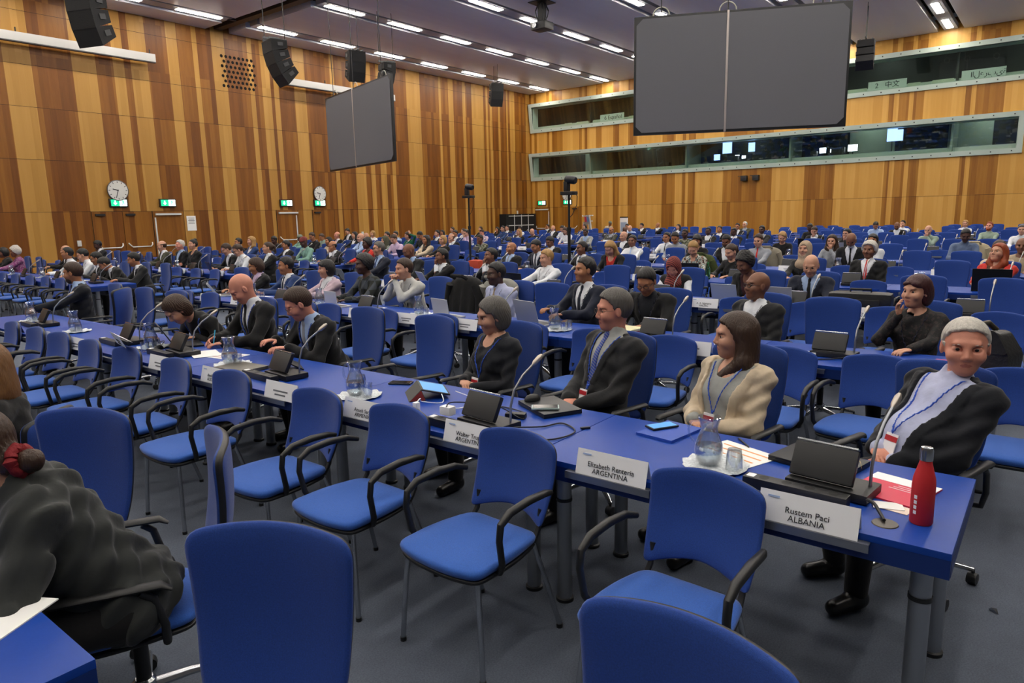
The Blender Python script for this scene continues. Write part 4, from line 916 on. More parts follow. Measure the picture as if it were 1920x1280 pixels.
for x, y, n, up in ((2.72, 1.06, 1, 0), (2.65, 3.27, 1, 1), (2.73, 4.82, 1, 1), (2.75, 6.12, 1, 0), (2.75, 7.75, 1, 0), (2.8, 9.1, 1, 0)): water_set(1, x, y, n, up)
put(TG, 'upturned drinking glass on', 1, 2.80, 3.43, group='drinking glasses'); put(TU, 'upright drinking glass on', 1, 2.62, 5.98, group='drinking glasses')
for x, y in ((5.36, 1.22), (5.34, 2.62), (5.33, 4.45), (5.33, 6.3), (5.33, 8.0), (5.36, 13.9), (5.35, 15.6), (5.35, 17.4)): put(MC, 'black microphone console on', 2, x, y, R_(-4), group='black microphone consoles')
for x, y, n in ((5.35, 1.98, 1), (5.3, 3.62, 2), (5.4, 5.52, 1), (5.4, 7.3, 1), (5.38, 8.75, 2), (5.4, 14.7, 1), (5.4, 16.6, 1), (5.4, 18.4, 1)): water_set(2, x, y, n)
for k in range(3, 12):
    for i, y0 in enumerate([.17+1.62*j for j in range(6)]+[13.2+1.62*j for j in range(6)]):
        if in_view(TX(k)+.3, y0+.5, .8): put(MC, 'black microphone console on', k, TX(k)+.34, y0+.42, R_(random.uniform(-8, 4)), group='black microphone consoles')
        if k < 10 and in_view(TX(k)+.3, y0+1.3, .8) and (i+k) % 2 == 0: water_set(k, TX(k)+.36, y0+1.2, 1)

# ------------------------------------------------------------------ laptops, papers and other desk things
def laptop(x, y, rz, col, lab, z=ZT, open_=105, sc_=1, screen=None):
    t = empty('laptop', (x, y, z), R_(rz)); c = mat('laptop '+col, col, .4, .3)
    MB().box((0, 0, .009), (.23*sc_, .33*sc_, .016), bev=.004).build('keyboard_base', c, t); MB().box((.0, 0, .0175), (.12*sc_, .28*sc_, .002)).build('keys', BLK, t, smooth=0)
    if open_:
        a = R_(180-open_); rot = Matrix.Rotation(-(math.pi/2-a)+0, 3, 'Y'); rot = Matrix.Rotation(R_(90-open_), 3, 'Y')
        h = .22*sc_; cc = Vector((-.112*sc_, 0, .016))+rot @ Vector((0, 0, h/2))
        MB().box(cc, (.008, .33*sc_, h), rot=rot, bev=.003).build('lid', c, t); MB().box(cc+rot @ Vector((.0055, 0, 0)), (.002, .3*sc_, h*.88), rot=rot).build('screen', screen or mat('dim screen', '20242c', .3, emit='8090a8', es=.35), t, smooth=0)
    else: MB().box((0, 0, .021), (.23*sc_, .33*sc_, .007), bev=.003).build('lid', c, t)
    tag(t, lab, 'laptop'); return t
laptop(3.06, 2.15, -28, '25272a', 'closed black laptop before the man with the striped blue tie', open_=0)
laptop(3.0, .72, -12, '202225', 'closed black laptop behind the console at the right table end', open_=0)
laptop(2.68, 4.62, 4, '6d6a62', 'closed grey laptop behind the Australian name card', open_=0)
laptop(2.98, 5.98, -20, '17191d', 'open black laptop before the doubled-over person', open_=120)
laptop(5.5, 3.98, -18, '9ea3aa', 'open silver laptop before the young man in navy suit', open_=104, sc_=1.1)
laptop(5.42, 5.1, -12, 'b9bcc0', 'small silver laptop before the man with crossed arms', open_=100, sc_=.9)
laptop(5.4, 6.95, -8, 'd5d7da', 'white upright laptop behind a name card in the second row', open_=96, sc_=.85)
laptop(5.45, 7.72, -25, '1c2436', 'dark laptop with stickers before the woman in pink', open_=112)
laptop(5.4, 9.55, -30, 'aab0b6', 'open silver laptop left of the bald man in black', open_=125)
laptop(8.0, 6.1, -10, '1d1f22', 'open black laptop before the man in white polo shirt', open_=100, sc_=1.1)
laptop(8.0, 2.42, 0, 'a7a9ab', 'open grey laptop before the bald man in navy suit', open_=108)
laptop(8.0, 3.0, -10, '9fa9b8', 'open silver laptop behind the bald man with black glasses', open_=105)
laptop(8.05, 7.95, -25, 'b4b8bc', 'open silver laptop before the man with fist at his chin', open_=118)
laptop(8.0, 14.4, -15, '17191c', 'open black laptop before the man typing in white shirt', open_=112)
laptop(8.0, 9.9, -20, '8f959b', 'half open grey laptop left of the navy-suited man', open_=120)
laptop(10.6, .62, 0, '141517', 'open black laptop before the orange-haired woman', open_=100, sc_=1.25)
laptop(10.6, 8.7, -12, '1a1c20', 'open black laptop before the man with patterned tie', open_=108)
laptop(10.6, 4.6, -5, '1a1c20', 'open dark laptop before the ponytailed woman in black', open_=100, sc_=1.15)
laptop(13.3, 14.1, -10, '16181b', 'open black laptop before the woman in cream jacket', open_=110)
laptop(10.65, 13.2, -35, '1d2530', 'open dark laptop before the woman in red jacket', open_=118)
laptop(15.8, 5.15, -6, '101114', 'open black laptop before the blond woman with glasses', open_=104, sc_=1.2)
laptop(20.95, 5.8, 0, '101114', 'black laptop before the man with hand on forehead', open_=104, sc_=1.1)
laptop(18.5, 4.3, 0, '9a9ca0', 'grey laptop before the woman resting her mouth on her hand', open_=104, sc_=1.1)
laptop(26.1, 4.5, 0, '101012', 'black laptop before the man in black jacket far right', open_=104, sc_=1.1)
def sheet(x, y, rz, w_, h_, lab, col=None, z=ZT, th=.002, cat='paper', name='paper_sheet', lines=0, lcol='e8a268', parent_thick=None):
    t = empty(name, (x, y, z), R_(rz)); MB().box((0, 0, th/2), (h_, w_, th)).build('page', col or PAPER, t, smooth=0)
    if lines:
        m = MB()
        for i in range(lines): m.box(((i-(lines-1)/2)*h_/(lines+1), 0, th+.0004), (h_*.05, w_*.82, .0006))
        m.build('print', mat('print '+lcol, lcol, .7), t, smooth=0)
    tag(t, lab, cat); return t
sheet(2.93, 1.04, -20, .3, .21, 'white sheet with orange stripes beside the water jug', lines=3)
bk = sheet(2.86, .41, -14, .24, .26, 'pink and white booklet left of the red bottle', mat('pink cover', 'd8304f', .5), th=.006, cat='booklet', name='booklet')
MB().box((.092, 0, .0068), (.074, .239, .001)).build('white_band', WHT, bk, smooth=0); m = MB()
for i in range(3): m.box((-.0+.018*i, -.04, .0066), (.006, .12-.02*i, .0008))
m.build('lettering', mat('pale pink print', 'efc6cd', .6), bk, smooth=0)
sheet(2.93, .43, -14, .24, .08, 'white title band of the pink booklet', PAPER, z=ZT+.0064, th=.001) if False else None
sheet(2.68, .40, 18, .1, .065, 'upper of two white cards in front of the pink booklet', z=ZT+.003, cat='card'); sheet(2.675, .375, -10, .1, .065, 'lower of two white cards in front of the pink booklet', mat('pale orange card', 'e9d8c8', .6), cat='card')
sheet(3.04, 1.42, -8, .2, .27, 'blue booklet under a phone before the woman in cream', mat('blue booklet', '2a50b0', .5), th=.012, cat='booklet', name='booklet')
sheet(2.9, 5.2, 10, .3, .21, 'white printed sheet before the bald man writing', lines=4, lcol='b87880'); sheet(2.84, 5.42, -20, .3, .21, 'plain white sheet left of the bald man', z=ZT+.004)
sheet(5.36, 1.5, -8, .3, .21, 'white sheet on the second table row near the console', lines=0); sheet(5.3, .62, 10, .3, .22, 'white papers before the woman in black lace'); sheet(5.5, 6.45, 10, .3, .21, 'open notebook before the man in pale shirt')
sheet(5.22, 5.1, 5, .3, .2, 'white papers near the small silver laptop'); sheet(5.5, 8.95, 5, .42, .3, 'white papers before the man in blue suit'); sheet(8.05, 3.75, 0, .3, .21, 'white papers before the woman in red headscarf')
for i, (k, y) in enumerate(((3, 10.), (4, 4.6), (4, 14.9), (5, 8.5), (5, 2.4), (3, 15.6), (4, 17.3), (6, 3.2), (6, 6.2), (2, 14.9), (2, 16.1), (5, 15.3), (6, 16.0), (6, 1.6), (3, 13.4))):
    sheet(TX(k)+.5, y, i*7 % 30, .3, .21, f'white papers on {rowphrase(k, y)}, {ORD[i]} such sheet') if in_view(TX(k)+.5, y, .74) else None
def phone(x, y, rz, lab, z=ZT, body=None, glow=None, s=1.):
    t = empty('mobile_phone', (x, y, z), R_(rz)); MB().box((0, 0, .005), (.15*s, .075*s, .010), bev=.004).build('case', body or BLK, t); MB().box((0, 0, .0105), (.135*s, .066*s, .001)).build('screen', glow or mat('dark glass screen', '0a0b0d', .1), t, smooth=0); tag(t, lab, 'phone'); return t
SKYB = mat('sky blue screen', '4fa0e0', .4, emit='4ea2ea', es=.25)
phone(2.98, 2.12, -55, 'phone in pale green case lying on the closed black laptop', z=ZT+.027, body=mat('pale phone case', 'a8bdb9', .4)); phone(3.06, 1.47, -30, 'phone with pale blue screen on the blue booklet', z=ZT+.0135, glow=SKYB)
phone(3.02, 3.3, -62, 'dark phone left of the folding tablet'); phone(5.42, .48, -40, 'dark phone on pink papers near the leather bag', z=ZT+.022)
for i in range(2): sheet(5.4, .47+.0*i, -6*i, .28, .22, ['pink booklet under the phone near the leather bag', 'white booklet below the pink one near the leather bag'][1-i] if True else '', mat('pink cover', 'd8304f', .5) if i else PAPER, z=ZT+.0105*i, th=.010, cat='booklet', name='booklet')
# tablet in a folded cover
t = empty('tablet', (2.9, 2.93, ZT), R_(-38)); rot = Matrix.Rotation(R_(-16), 3, 'Y')
MB().box((.03, 0, .045), (.175, .245, .009), rot=Matrix.Rotation(R_(14), 3, 'Y'), bev=.003).build('tablet_body', BLK, t); MB().box((.0312, 0, .0505), (.15, .22, .001), rot=Matrix.Rotation(R_(14), 3, 'Y')).build('screen', SKYB, t, smooth=0)
MB().prism([(-.13, 0), (-.03, 0), (-.055, .07)], .245, M=Matrix(((1, 0, 0, 0), (0, 0, 1, -.1225), (0, 1, 0, 0), (0, 0, 0, 1)))).build('folded_cover', mat('grey cover', '4a4a46', .7), t, smooth=0); MB().prism([(-.125, .004), (-.034, .004), (-.056, .063)], .251, M=Matrix(((1, 0, 0, 0), (0, 0, 1, -.1255), (0, 1, 0, 0), (0, 0, 0, 1)))).build('cover_lining', mat('red lining', '8f2f28', .8), t, smooth=0)
tag(t, 'tablet with lit screen propped on a grey folded cover', 'tablet')
t = empty('tablet', (2.86, 4.32, ZT), R_(-28)); MB().box((.02, 0, .06), (.19, .26, .009), rot=Matrix.Rotation(R_(30), 3, 'Y'), bev=.003).build('tablet_body', BLK, t); MB().prism([(-.1, 0), (.0, 0), (-.05, .09)], .25, M=Matrix(((1, 0, 0, 0), (0, 0, 1, -.125), (0, 1, 0, 0), (0, 0, 0, 1)))).build('folded_cover', BLKF, t, smooth=0); tag(t, 'black tablet on a stand cover before the man with glasses', 'tablet')
# bottle
t = empty('steel_bottle', (2.60, .285, ZT)); RED = mat('red rubber paint', 'c4262b', .55)
MB().lathe([(0, .0), (.033, .0), (.036, .006), (.036, .135), (.034, .16), (.026, .19), (.0195, .215), (.0185, .225)], n=36).build('body', RED, t); MB().lathe([(.0185, .222), (.0205, .224), (.0205, .258), (.0175, .268), (0, .27)], n=30).build('cap', CHR, t)
m = MB()
for i in range(4): m.box((-.0, .0366, .045+.018*i), (.01, .001, .012))
m.build('lettering', WHT, t, smooth=0).rotation_euler.z = R_(62); tag(t, 'red water bottle with steel cap at the right table end', 'bottle')
t = MB().lathe([(0, .003), (.04, .003), (.042, 0)], n=28).build('cable_grommet', mat('bronze metal', '5b5750', .35, .8), loc=(2.52, .38, ZT)); tag(t, 'round metal cable outlet in the table beside the red bottle', 'cable outlet')
t = MB().lathe([(0, .003), (.04, .003), (.042, 0)], n=28).build('cable_grommet', ALU, loc=(5.12, 1.34, ZT)); tag(t, 'round metal cable outlet on the second table row', 'cable outlet')
def cord(pts, r, col, lab, smooth_n=6):
    P = [Vector(p) for p in pts]; out = []
    for i in range(len(P)-1):
        p0 = P[max(i-1, 0)]; p1 = P[i]; p2 = P[i+1]; p3 = P[min(i+2, len(P)-1)]
        for j in range(smooth_n):
            t_ = j/smooth_n; out.append(.5*((2*p1)+(-p0+p2)*t_+(2*p0-5*p1+4*p2-p3)*t_**2+(-p0+3*p1-3*p2+p3)*t_**3))
    out.append(P[-1]); o = MB().tube(out, r, 8).build('cable', col); tag(o, lab, 'cable'); return o
cord([(2.66, .50, .762), (2.62, .44, .768), (2.58, .41, .755), (2.53, .385, .748)], .006, BLK, 'black cable running from the console into the round outlet')
cord([(2.62, 2.08, .76), (2.75, 1.98, .747), (2.86, 1.93, .746), (2.78, 1.80, .746), (2.62, 1.82, .746), (2.5, 1.98, .746), (2.46, 2.08, .748)], .004, BLK, 'looping black cable right of the second console')
cord([(2.53, 2.43, .83), (2.6, 2.44, .84), (2.78, 2.3, .80), (2.8, 2.15, .748), (2.9, 2.2, .747), (2.93, 2.38, .747), (2.84, 2.36, .75)], .0035, BLK, 'thin black cable from the white charger to the adapter')
cord([(2.50, 2.62, .83), (2.54, 2.63, .845), (2.62, 2.7, .80), (2.8, 2.72, .75), (2.88, 2.8, .775)], .003, WHT, 'white charging cable leading to the tablet'); cord([(2.55, 2.46, .80), (2.66, 2.58, .77), (2.78, 2.55, .75), (2.95, 2.6, .75), (2.98, 2.78, .77)], .003, WHT, 'second white cable looping behind the chargers')
cord([(2.8, 6.5, .76), (2.86, 6.36, .80), (2.8, 6.25, .748), (2.84, 6.1, .79), (2.76, 6.02, .755)], .003, BLK, 'black cable arched between console and mouse at left'); cord([(5.3, 1.1, .76), (5.2, 1.2, .75), (5.14, 1.33, .745)], .005, BLK, 'dark cable below the console on the second row')
cord([(5.38, 6.5, .85), (5.3, 6.7, .92), (5.34, 6.9, .80), (5.28, 7.0, .76)], .004, BLK, 'black cable looping over the white laptop')
for x, y, s, lab in ((2.50, 2.62, (.03, .03, .05), 'small white charger plug on the power strip'), (2.55, 2.44, (.05, .07, .045), 'square white charger on the power strip')):
    t = MB().box((0, 0, s[2]/2), s, bev=.005).build('charger', WHT, loc=(x, y, ZT+.045)); tag(t, lab, 'charger')
t = MB().box((0, 0, .014), (.05, .11, .028), bev=.008).build('power_adapter', BLK, loc=(2.82, 2.2, ZT)); t.rotation_euler.z = .4; tag(t, 'black power adapter beside the closed laptop', 'adapter')
def mouse(x, y, rz, lab, z=ZT):
    m = MB(); m.lathe([(0, .034), (.012, .033), (.024, .026), (.031, .012), (.032, 0), (0, 0)], n=20); m.v = [(a*1.6, b_, c) for a, b_, c in m.v]; t = m.build('computer_mouse', BLK, loc=(x, y, z), smooth=1.2); t.rotation_euler.z = R_(rz); tag(t, lab, 'mouse')
mouse(3.08, 2.28, -20, 'black computer mouse on the closed laptop', ZT+.027); mouse(2.74, 6.0, 30, 'black computer mouse left of the second glass jug')
t = MB().box((0, 0, .005), (.05, .018, .010), bev=.003).build('usb_stick', BLK, loc=(2.86, 1.79, ZT)); t.rotation_euler.z = -.7; tag(t, 'small black usb stick near the table joint', 'usb stick')
def pen(x, y, z, rz, tl, col, lab):
    t = empty('pen', (x, y, z), R_(rz)); c = mat('pen '+col, col, .4); rot = Matrix.Rotation(R_(tl), 4, 'Y'); MB().lathe([(0, 0), (.0015, .002), (.004, .014), (.0045, .13), (0, .135)], n=10, M=rot).build('barrel', c, t); MB().lathe([(.0048, .10), (.0048, .132), (0, .137)], n=10, M=rot).build('pen_cap', c, t); tag(t, lab, 'pen')
pen(3.02, 1.02, ZT+.006, 40, 90, '1b1c1e', 'black pen lying left of the closed laptop at the table end'); pen(3.03, 5.63, .76, 0, 12, '56c7ea', 'light blue pen held by the bald man'); pen(2.92, 5.85, ZT+.005, 60, 90, 'd9a441', 'yellow pencil beside the black laptop'); pen(8.02, 3.28, .77, 0, 15, '2f6bd6', 'blue pen held by the woman with piled hair')
# reading glasses on the table
def spectacles(parent, R3, c, col, r=.0012, wide=.033, sq=.8, temples=True, wd=.0):
    def Q(f, l, u): return Vector(c)+R3 @ Vector((f, l, u))
    g = MB()
    for s in (-1, 1):
        g.tube([Q(.006*0, s*(.033)+.025*math.cos(a), sq*.021*math.sin(a)) for a in np.linspace(0, 2*math.pi, 17)[:-1]], r, 6, closed=True)
        if temples: g.tube([Q(0, s*.058, .008), Q(-.02, s*.072, .008), Q(-.09, s*.075, .004), Q(-.115, s*.072, -.015)], r*.9, 6)
    g.tube([Q(0, -.008, .004), Q(.003, 0, .007), Q(0, .008, .004)], r, 6)
    return g.build('glasses', col, parent)
t = empty('reading_glasses', (3.0, .66, ZT+.03)); spectacles(t, Matrix.Rotation(R_(30), 3, 'Z'), (0, 0, .018), mat('gold wire', 'b59a6a', .3, .9), .001); t.children[0].name = 'wire_frame'; tag(t, 'gold wire reading glasses on the closed laptop at the table end', 'glasses')
# bags
LEA = mat('black leather', '131313', .5, bump=.3, bscale=40)
t = empty('leather_bag', (5.42, .27, ZT), R_(-20)); MB().prism(roundpoly([(-.12, 0), (.12, 0), (.13, .12), (.06, .25), (-.04, .26), (-.13, .12)], .04), .2, M=Matrix(((0, 0, 1, -.1), (1, 0, 0, 0), (0, 1, 0, 0), (0, 0, 0, 1)))).build('body', LEA, t)
MB().prism(roundpoly([(-.13, .13), (.135, .13), (.075, .27), (-.05, .28)], .04), .02, M=Matrix(((0, 0, 1, -.12), (1, 0, 0, 0), (0, 1, 0, 0), (0, 0, 0, 1)))).build('flap', LEA, t); MB().tube([(-.1, .05, .26), (-.04, .07, .3), (.05, .07, .3), (.1, .04, .25)], .018, 10).build('strap', mat('worn strap', '3a3427', .5), t)
tag(t, 'black leather bag on the right end of the second table row', 'bag')
t = empty('briefcase', (8.1, 1.62, ZT), R_(4)); MB().box((0, 0, .09), (.26, .62, .18), bev=.06).build('body', LEA, t); MB().tube([(0, .1, .17), (0, .1, .21), (0, -.1, .21), (0, -.1, .17)], .012, 8).build('handle', LEA, t); MB().box((-.14, .0, .07), (.03, .4, .09), bev=.012).build('pocket', LEA, t); tag(t, 'black soft briefcase lying behind a jug on the third row', 'bag')
t = empty('backpack', (14.05, 12.3, .47)); MB().box((0, 0, .22), (.24, .32, .44), bev=.09).build('body', mat('orange red nylon', 'b8401f', .7), t); MB().box((-.13, 0, .14), (.06, .24, .2), bev=.03).build('pocket', mat('dark nylon', '4a1a12', .7), t); MB().tube([(0, .05, .43), (0, .03, .49), (0, -.03, .49), (0, -.05, .43)], .012, 8).build('handle', BLK, t); t.location = (9.9+1.2, 9.62, .47); tag(t, 'orange-red backpack on a chair left of the bald man', 'bag')
# jackets hung over chair backs
def hung_jacket(x, y, col, lab, ztop=1.06, rz=0):
    t = empty('hung_jacket', (x, y, 0), R_(rz)); M_ = mat('hung cloth '+col, col, .9, bump=.4, bscale=14)
    o = dens(roundpoly([(-.2, .42), (.2, .42), (.27, .7), (.285, ztop-.07), (.16, ztop), (-.16, ztop), (-.285, ztop-.07), (-.27, .7)], [.04, .04, .1, .08, .1, .1, .08, .1]), .04)
    MB().pad(o, .15, lambda a, b, h: (.20+(b-.5)*.17+.02*math.sin(a*40)*(1-(b-.42)/.7)+h*(.9 if b > .6 else 1), a, b), rings=6).build('body', M_, t, smooth=1.2)
    for s in (-1, 1): MB().tube([(.28, s*.24, ztop-.1), (.30, s*.30, ztop-.25), (.27, s*.31, ztop-.45), (.24, s*.29, ztop-.62)], [.05, .055, .05, .042], 10).build('sleeve', M_, t)
    MB().tube([(.26, -.12, ztop-.02), (.2, -.1, ztop+.02), (.2, .1, ztop+.02), (.26, .12, ztop-.02)], .022, 8).build('collar', M_, t)
    tag(t, lab, 'jacket'); return t
hung_jacket(6.2, 5.35, '8d8c84', 'light grey jacket hung over the chair beside the man with crossed arms', rz=-8); hung_jacket(6.2, 5.9, '0f0f10', 'black jacket hung over a chair behind the man in pale shirt', rz=-8)
hung_jacket(11.45, 4.98, '3f4a22', 'olive green jacket over the chair of the floral-bloused woman'); hung_jacket(14.05, 4.66, '8a8374', 'grey-beige jacket over the chair of the man with red tie'); hung_jacket(16.62, 1.36, 'b5a98c', 'beige coat over the chair of the man in grey-blue shirt')
t = empty('green_bottle', (10.6, 4.35, ZT)); MB().lathe([(0, 0), (.04, 0), (.043, .1), (.04, .17), (.016, .22), (.014, .25)], n=20).build('body', glassmat('green plastic', (.3, .8, .4), .05), t); MB().lathe([(.016, .245), (.016, .27), (0, .27)], n=14).build('cap', mat('green cap', '1f7a3a', .5), t); tag(t, 'green water bottle before the floral-bloused woman', 'bottle')
t = MB().lathe([(0, 0), (.03, 0), (.03, .12), (.012, .15), (.012, .17), (0, .17)], n=16).build('juice_bottle', mat('orange juice', 'e8962a', .4), loc=(20.95, 19.6, ZT)); tag(t, 'orange juice bottle before the far man in blue shirt', 'bottle')
for i, (x, y, c) in enumerate(((5.42, 2.98, 'd8d4a8'), (5.42, 2.98, '8a2a4a'), (5.42, 2.98, 'e0e0dc'))): sheet(x, y, -12+3*i, .24, .3, ['white book at the bottom of the pile beside the blazer', 'maroon book in the middle of the pile on the second row', 'pale yellow book on top of the pile on the second row'][i], mat('book '+'e0e0dc 8a2a4a d8d4a8'.split()[i], 'e0e0dc 8a2a4a d8d4a8'.split()[i], .6), z=ZT+.0185*i, th=.018, cat='book', name='book')
m = MB(); m.add([(0, 0, 0), (.03, .01, .012), (.02, .04, .005), (.05, .03, .0), (.01, .03, .02)], [(0, 1, 2), (1, 3, 2), (0, 4, 1), (2, 4, 0), (1, 4, 3)]); t = m.build('foil_scrap', CHR, loc=(3.55, .06, .002), smooth=0); tag(t, 'small shiny scrap on the carpet right of the table', 'litter')
sheet(.42, 2.2, 30, .25, .35, 'white papers under the arm of the foreground woman', z=ZT, th=.004)
# ------------------------------------------------------------------ people: smooth-blended distance fields, meshed with surface nets
BIG = .2
def smin(a, b, k): h = np.maximum(k-np.abs(a-b), 0)/k; return np.minimum(a, b)-h*h*k*.25
def smax(a, b, k): return -smin(-a, -b, k)
V3 = lambda *p: np.array(p, float)
class Grid:
    def __init__(s, lo, hi, h):
        s.lo = np.array(lo, float); s.h = h; s.n = np.maximum(4, np.ceil((np.array(hi)-s.lo)/h).astype(int)+1)
        s.ax = [s.lo[i]+h*np.arange(s.n[i]) for i in range(3)]
    def new(s): return np.full(s.n, BIG)
    def sl(s, lo, hi):
        a = np.clip(np.floor((np.array(lo)-s.lo)/s.h).astype(int), 0, s.n); b = np.clip(np.ceil((np.array(hi)-s.lo)/s.h).astype(int)+1, 0, s.n)
        if np.any(b <= a): return None
        return tuple(slice(a[i], b[i]) for i in range(3))
    def P(s, sl=None):
        ax = [s.ax[i][sl[i]] if sl else s.ax[i] for i in range(3)]
        return np.meshgrid(*ax, indexing='ij', sparse=True)
def cap(a, b, ra, rb=None, k=.03, op='u'): return ('c', np.array(a, float), np.array(b, float), ra, ra if rb is None else rb, k, op)
def ell(c, r, Rm=None, k=.03, op='u'): return ('e', np.array(c, float), np.array(r, float), Rm, k, op)
def evalp(G, prims, infl=0., A=None):
    A = G.new() if A is None else A
    for p in prims:
        op = p[-1]; k = max(p[-2], 1e-4); e = infl if op == 'u' else 0.
        if p[0] == 'c':
            a, b, ra, rb = p[1:5]; m = max(ra, rb)+abs(infl)+k+2*G.h+(.02 if op == 'u' else .05)
            sl = G.sl(np.minimum(a, b)-m, np.maximum(a, b)+m)
            if sl is None: continue
            X, Y, Z = G.P(sl); d = b-a; L2 = max(d@d, 1e-9)
            t = np.clip(((X-a[0])*d[0]+(Y-a[1])*d[1]+(Z-a[2])*d[2])/L2, 0, 1)
            D = np.sqrt((X-a[0]-t*d[0])**2+(Y-a[1]-t*d[1])**2+(Z-a[2]-t*d[2])**2)-(ra+(rb-ra)*t)-e
        else:
            c, r, Rm = p[1:4]; r = r+e; m = max(r)+k+2*G.h+(.02 if op == 'u' else .05); sl = G.sl(c-m, c+m)
            if sl is None: continue
            X, Y, Z = G.P(sl); x, y, z = X-c[0], Y-c[1], Z-c[2]
            if Rm is not None: x, y, z = (Rm[0][0]*x+Rm[0][1]*y+Rm[0][2]*z, Rm[1][0]*x+Rm[1][1]*y+Rm[1][2]*z, Rm[2][0]*x+Rm[2][1]*y+Rm[2][2]*z)
            k0 = np.sqrt((x/r[0])**2+(y/r[1])**2+(z/r[2])**2); k1 = np.sqrt((x/r[0]**2)**2+(y/r[1]**2)**2+(z/r[2]**2)**2)+1e-9
            D = k0*(k0-1)/k1
        B = A[sl]
        A[sl] = smin(B, D, k) if op == 'u' else smax(B, -D, k)
    return A
def snet(A, G):
    s = A < 0; c = np.zeros(np.array(A.shape)-1, np.int8)
    for i in (0, 1):
        for j in (0, 1):
            for k in (0, 1): c += s[i:i+c.shape[0], j:j+c.shape[1], k:k+c.shape[2]]
    mix = (c > 0) & (c < 8); idx = np.full(c.shape, -1, np.int64); ijk = np.argwhere(mix)
    if len(ijk) == 0: return np.zeros((0, 3)), np.zeros((0, 4), int)
    idx[mix] = np.arange(len(ijk)); pos = np.zeros((len(ijk), 3)); cnt = np.zeros(len(ijk))
    for ax in range(3):
        o1, o2 = [q for q in range(3) if q != ax]
        for u in (0, 1):
            for v in (0, 1):
                off = np.zeros(3, int); off[o1] = u; off[o2] = v; e = off.copy(); e[ax] = 1
                p = ijk+off; q = ijk+e; a = A[p[:, 0], p[:, 1], p[:, 2]]; b = A[q[:, 0], q[:, 1], q[:, 2]]
                x = (a < 0) != (b < 0); t = np.where(x, a/np.where(x, a-b, 1), 0)
                pt = off+np.zeros((len(ijk), 3)); pt[:, ax] = t; pos[x] += pt[x]; cnt += x
    V = G.lo+G.h*(ijk+pos/np.maximum(cnt, 1)[:, None]); Fs = []
    for ax in range(3):
        o1, o2 = [(1, 2), (2, 0), (0, 1)][ax]; sa = [slice(None)]*3; sb = [slice(None)]*3; sa[ax] = slice(0, -1); sb[ax] = slice(1, None)
        ch = s[tuple(sa)] != s[tuple(sb)]; P = np.argwhere(ch)
        P = P[(P[:, o1] > 0) & (P[:, o2] > 0) & (P[:, o1] < A.shape[o1]-1) & (P[:, o2] < A.shape[o2]-1)]
        if len(P) == 0: continue
        ins = s[P[:, 0], P[:, 1], P[:, 2]]; q = []
        for d1, d2 in ((-1, -1), (0, -1), (0, 0), (-1, 0)):
            r = P.copy(); r[:, o1] += d1; r[:, o2] += d2; q.append(idx[r[:, 0], r[:, 1], r[:, 2]])
        Q = np.stack(q, 1); Q[~ins] = Q[~ins][:, ::-1]; Fs.append(Q)
    return V, np.concatenate(Fs)
def relax(V, Fq, it=1, lam=.5):
    for _ in range(it):
        S = np.zeros_like(V); c = np.zeros(len(V))
        for i in range(4):
            a, b = Fq[:, i], Fq[:, (i+1) % 4]; np.add.at(S, a, V[b]); np.add.at(c, a, 1); np.add.at(S, b, V[a]); np.add.at(c, b, 1)
        V = V+lam*(S/np.maximum(c, 1)[:, None]-V)
    return V
def npmesh(name, parts, mats, parent=None, loc=None, rz=0):
    """parts: list of (V, F, material index or array)"""
    Vs, Fs, Ms = [], [], []; o = 0
    for V, Fq, mi in parts:
        if len(Fq) == 0: continue
        Vs.append(V); Fs.append(Fq+o); o += len(V); Ms.append(np.full(len(Fq), mi) if np.isscalar(mi) else mi)
    if not Vs: return None
    V = np.concatenate(Vs); Fq = np.concatenate(Fs); mi = np.concatenate(Ms).astype(np.int32); n = len(Fq)
    me = bpy.data.meshes.new(name); me.vertices.add(len(V)); me.vertices.foreach_set('co', V.astype(np.float32).ravel())
    me.loops.add(n*4); me.loops.foreach_set('vertex_index', Fq.astype(np.int32).ravel()); me.polygons.add(n)
    me.polygons.foreach_set('loop_start', np.arange(0, n*4, 4, dtype=np.int32)); me.polygons.foreach_set('loop_total', np.full(n, 4, np.int32))
    for m_ in mats: me.materials.append(m_)
    me.polygons.foreach_set('material_index', mi); me.polygons.foreach_set('use_smooth', np.ones(n, bool)); me.update(calc_edges=True); me.validate()
    ob = bpy.data.objects.new(name, me); COL.objects.link(ob)
    if parent is not None: ob.parent = parent
    if loc is not None: ob.location = loc; ob.rotation_euler = (0, 0, rz)
    return ob
SKIN = dict(w='c89478', p='d08c74', t='a8714e', b='7d513a', d='503327')
LIP = dict(w='a86a5c', p='b0685a', t='8c5646', b='6a4035', d='482c27')
HAIRC = dict(k='0f0c0b', n='35200f', y='a37c46', g='55514c', s='c2bdb3', r='3a0f10', o='8e3c14', a='6f4a22', beige='b09a80', red='7d1f22', olive='4a4a38', sage='6f7768')
CLOTH = dict(navy='141a2b', dknavy='0b0f18', black='0c0c0e', charcoal='1b1c1e', olive='3a3b2c', red='c22f25', cream='c8b79c', pink='c3adb8', blue='1d3766', ltgrey='9b9d98', grey='8f939a', ltblue='9fb6d8', white='dcdfe3', lav='b7bdda', pale='b9bab6', lilac='c2acc6', sage='8a9c8c', denim='5c6b86', green='0c5a3a', mint='7ba394', tan='9c8768', wine='3a141c', brown='6a4a34', steel='6e7681', ltblu2='8fb0dc', dknavy2='0d1220', beige='a8977c', ruffle='2a2d2c')
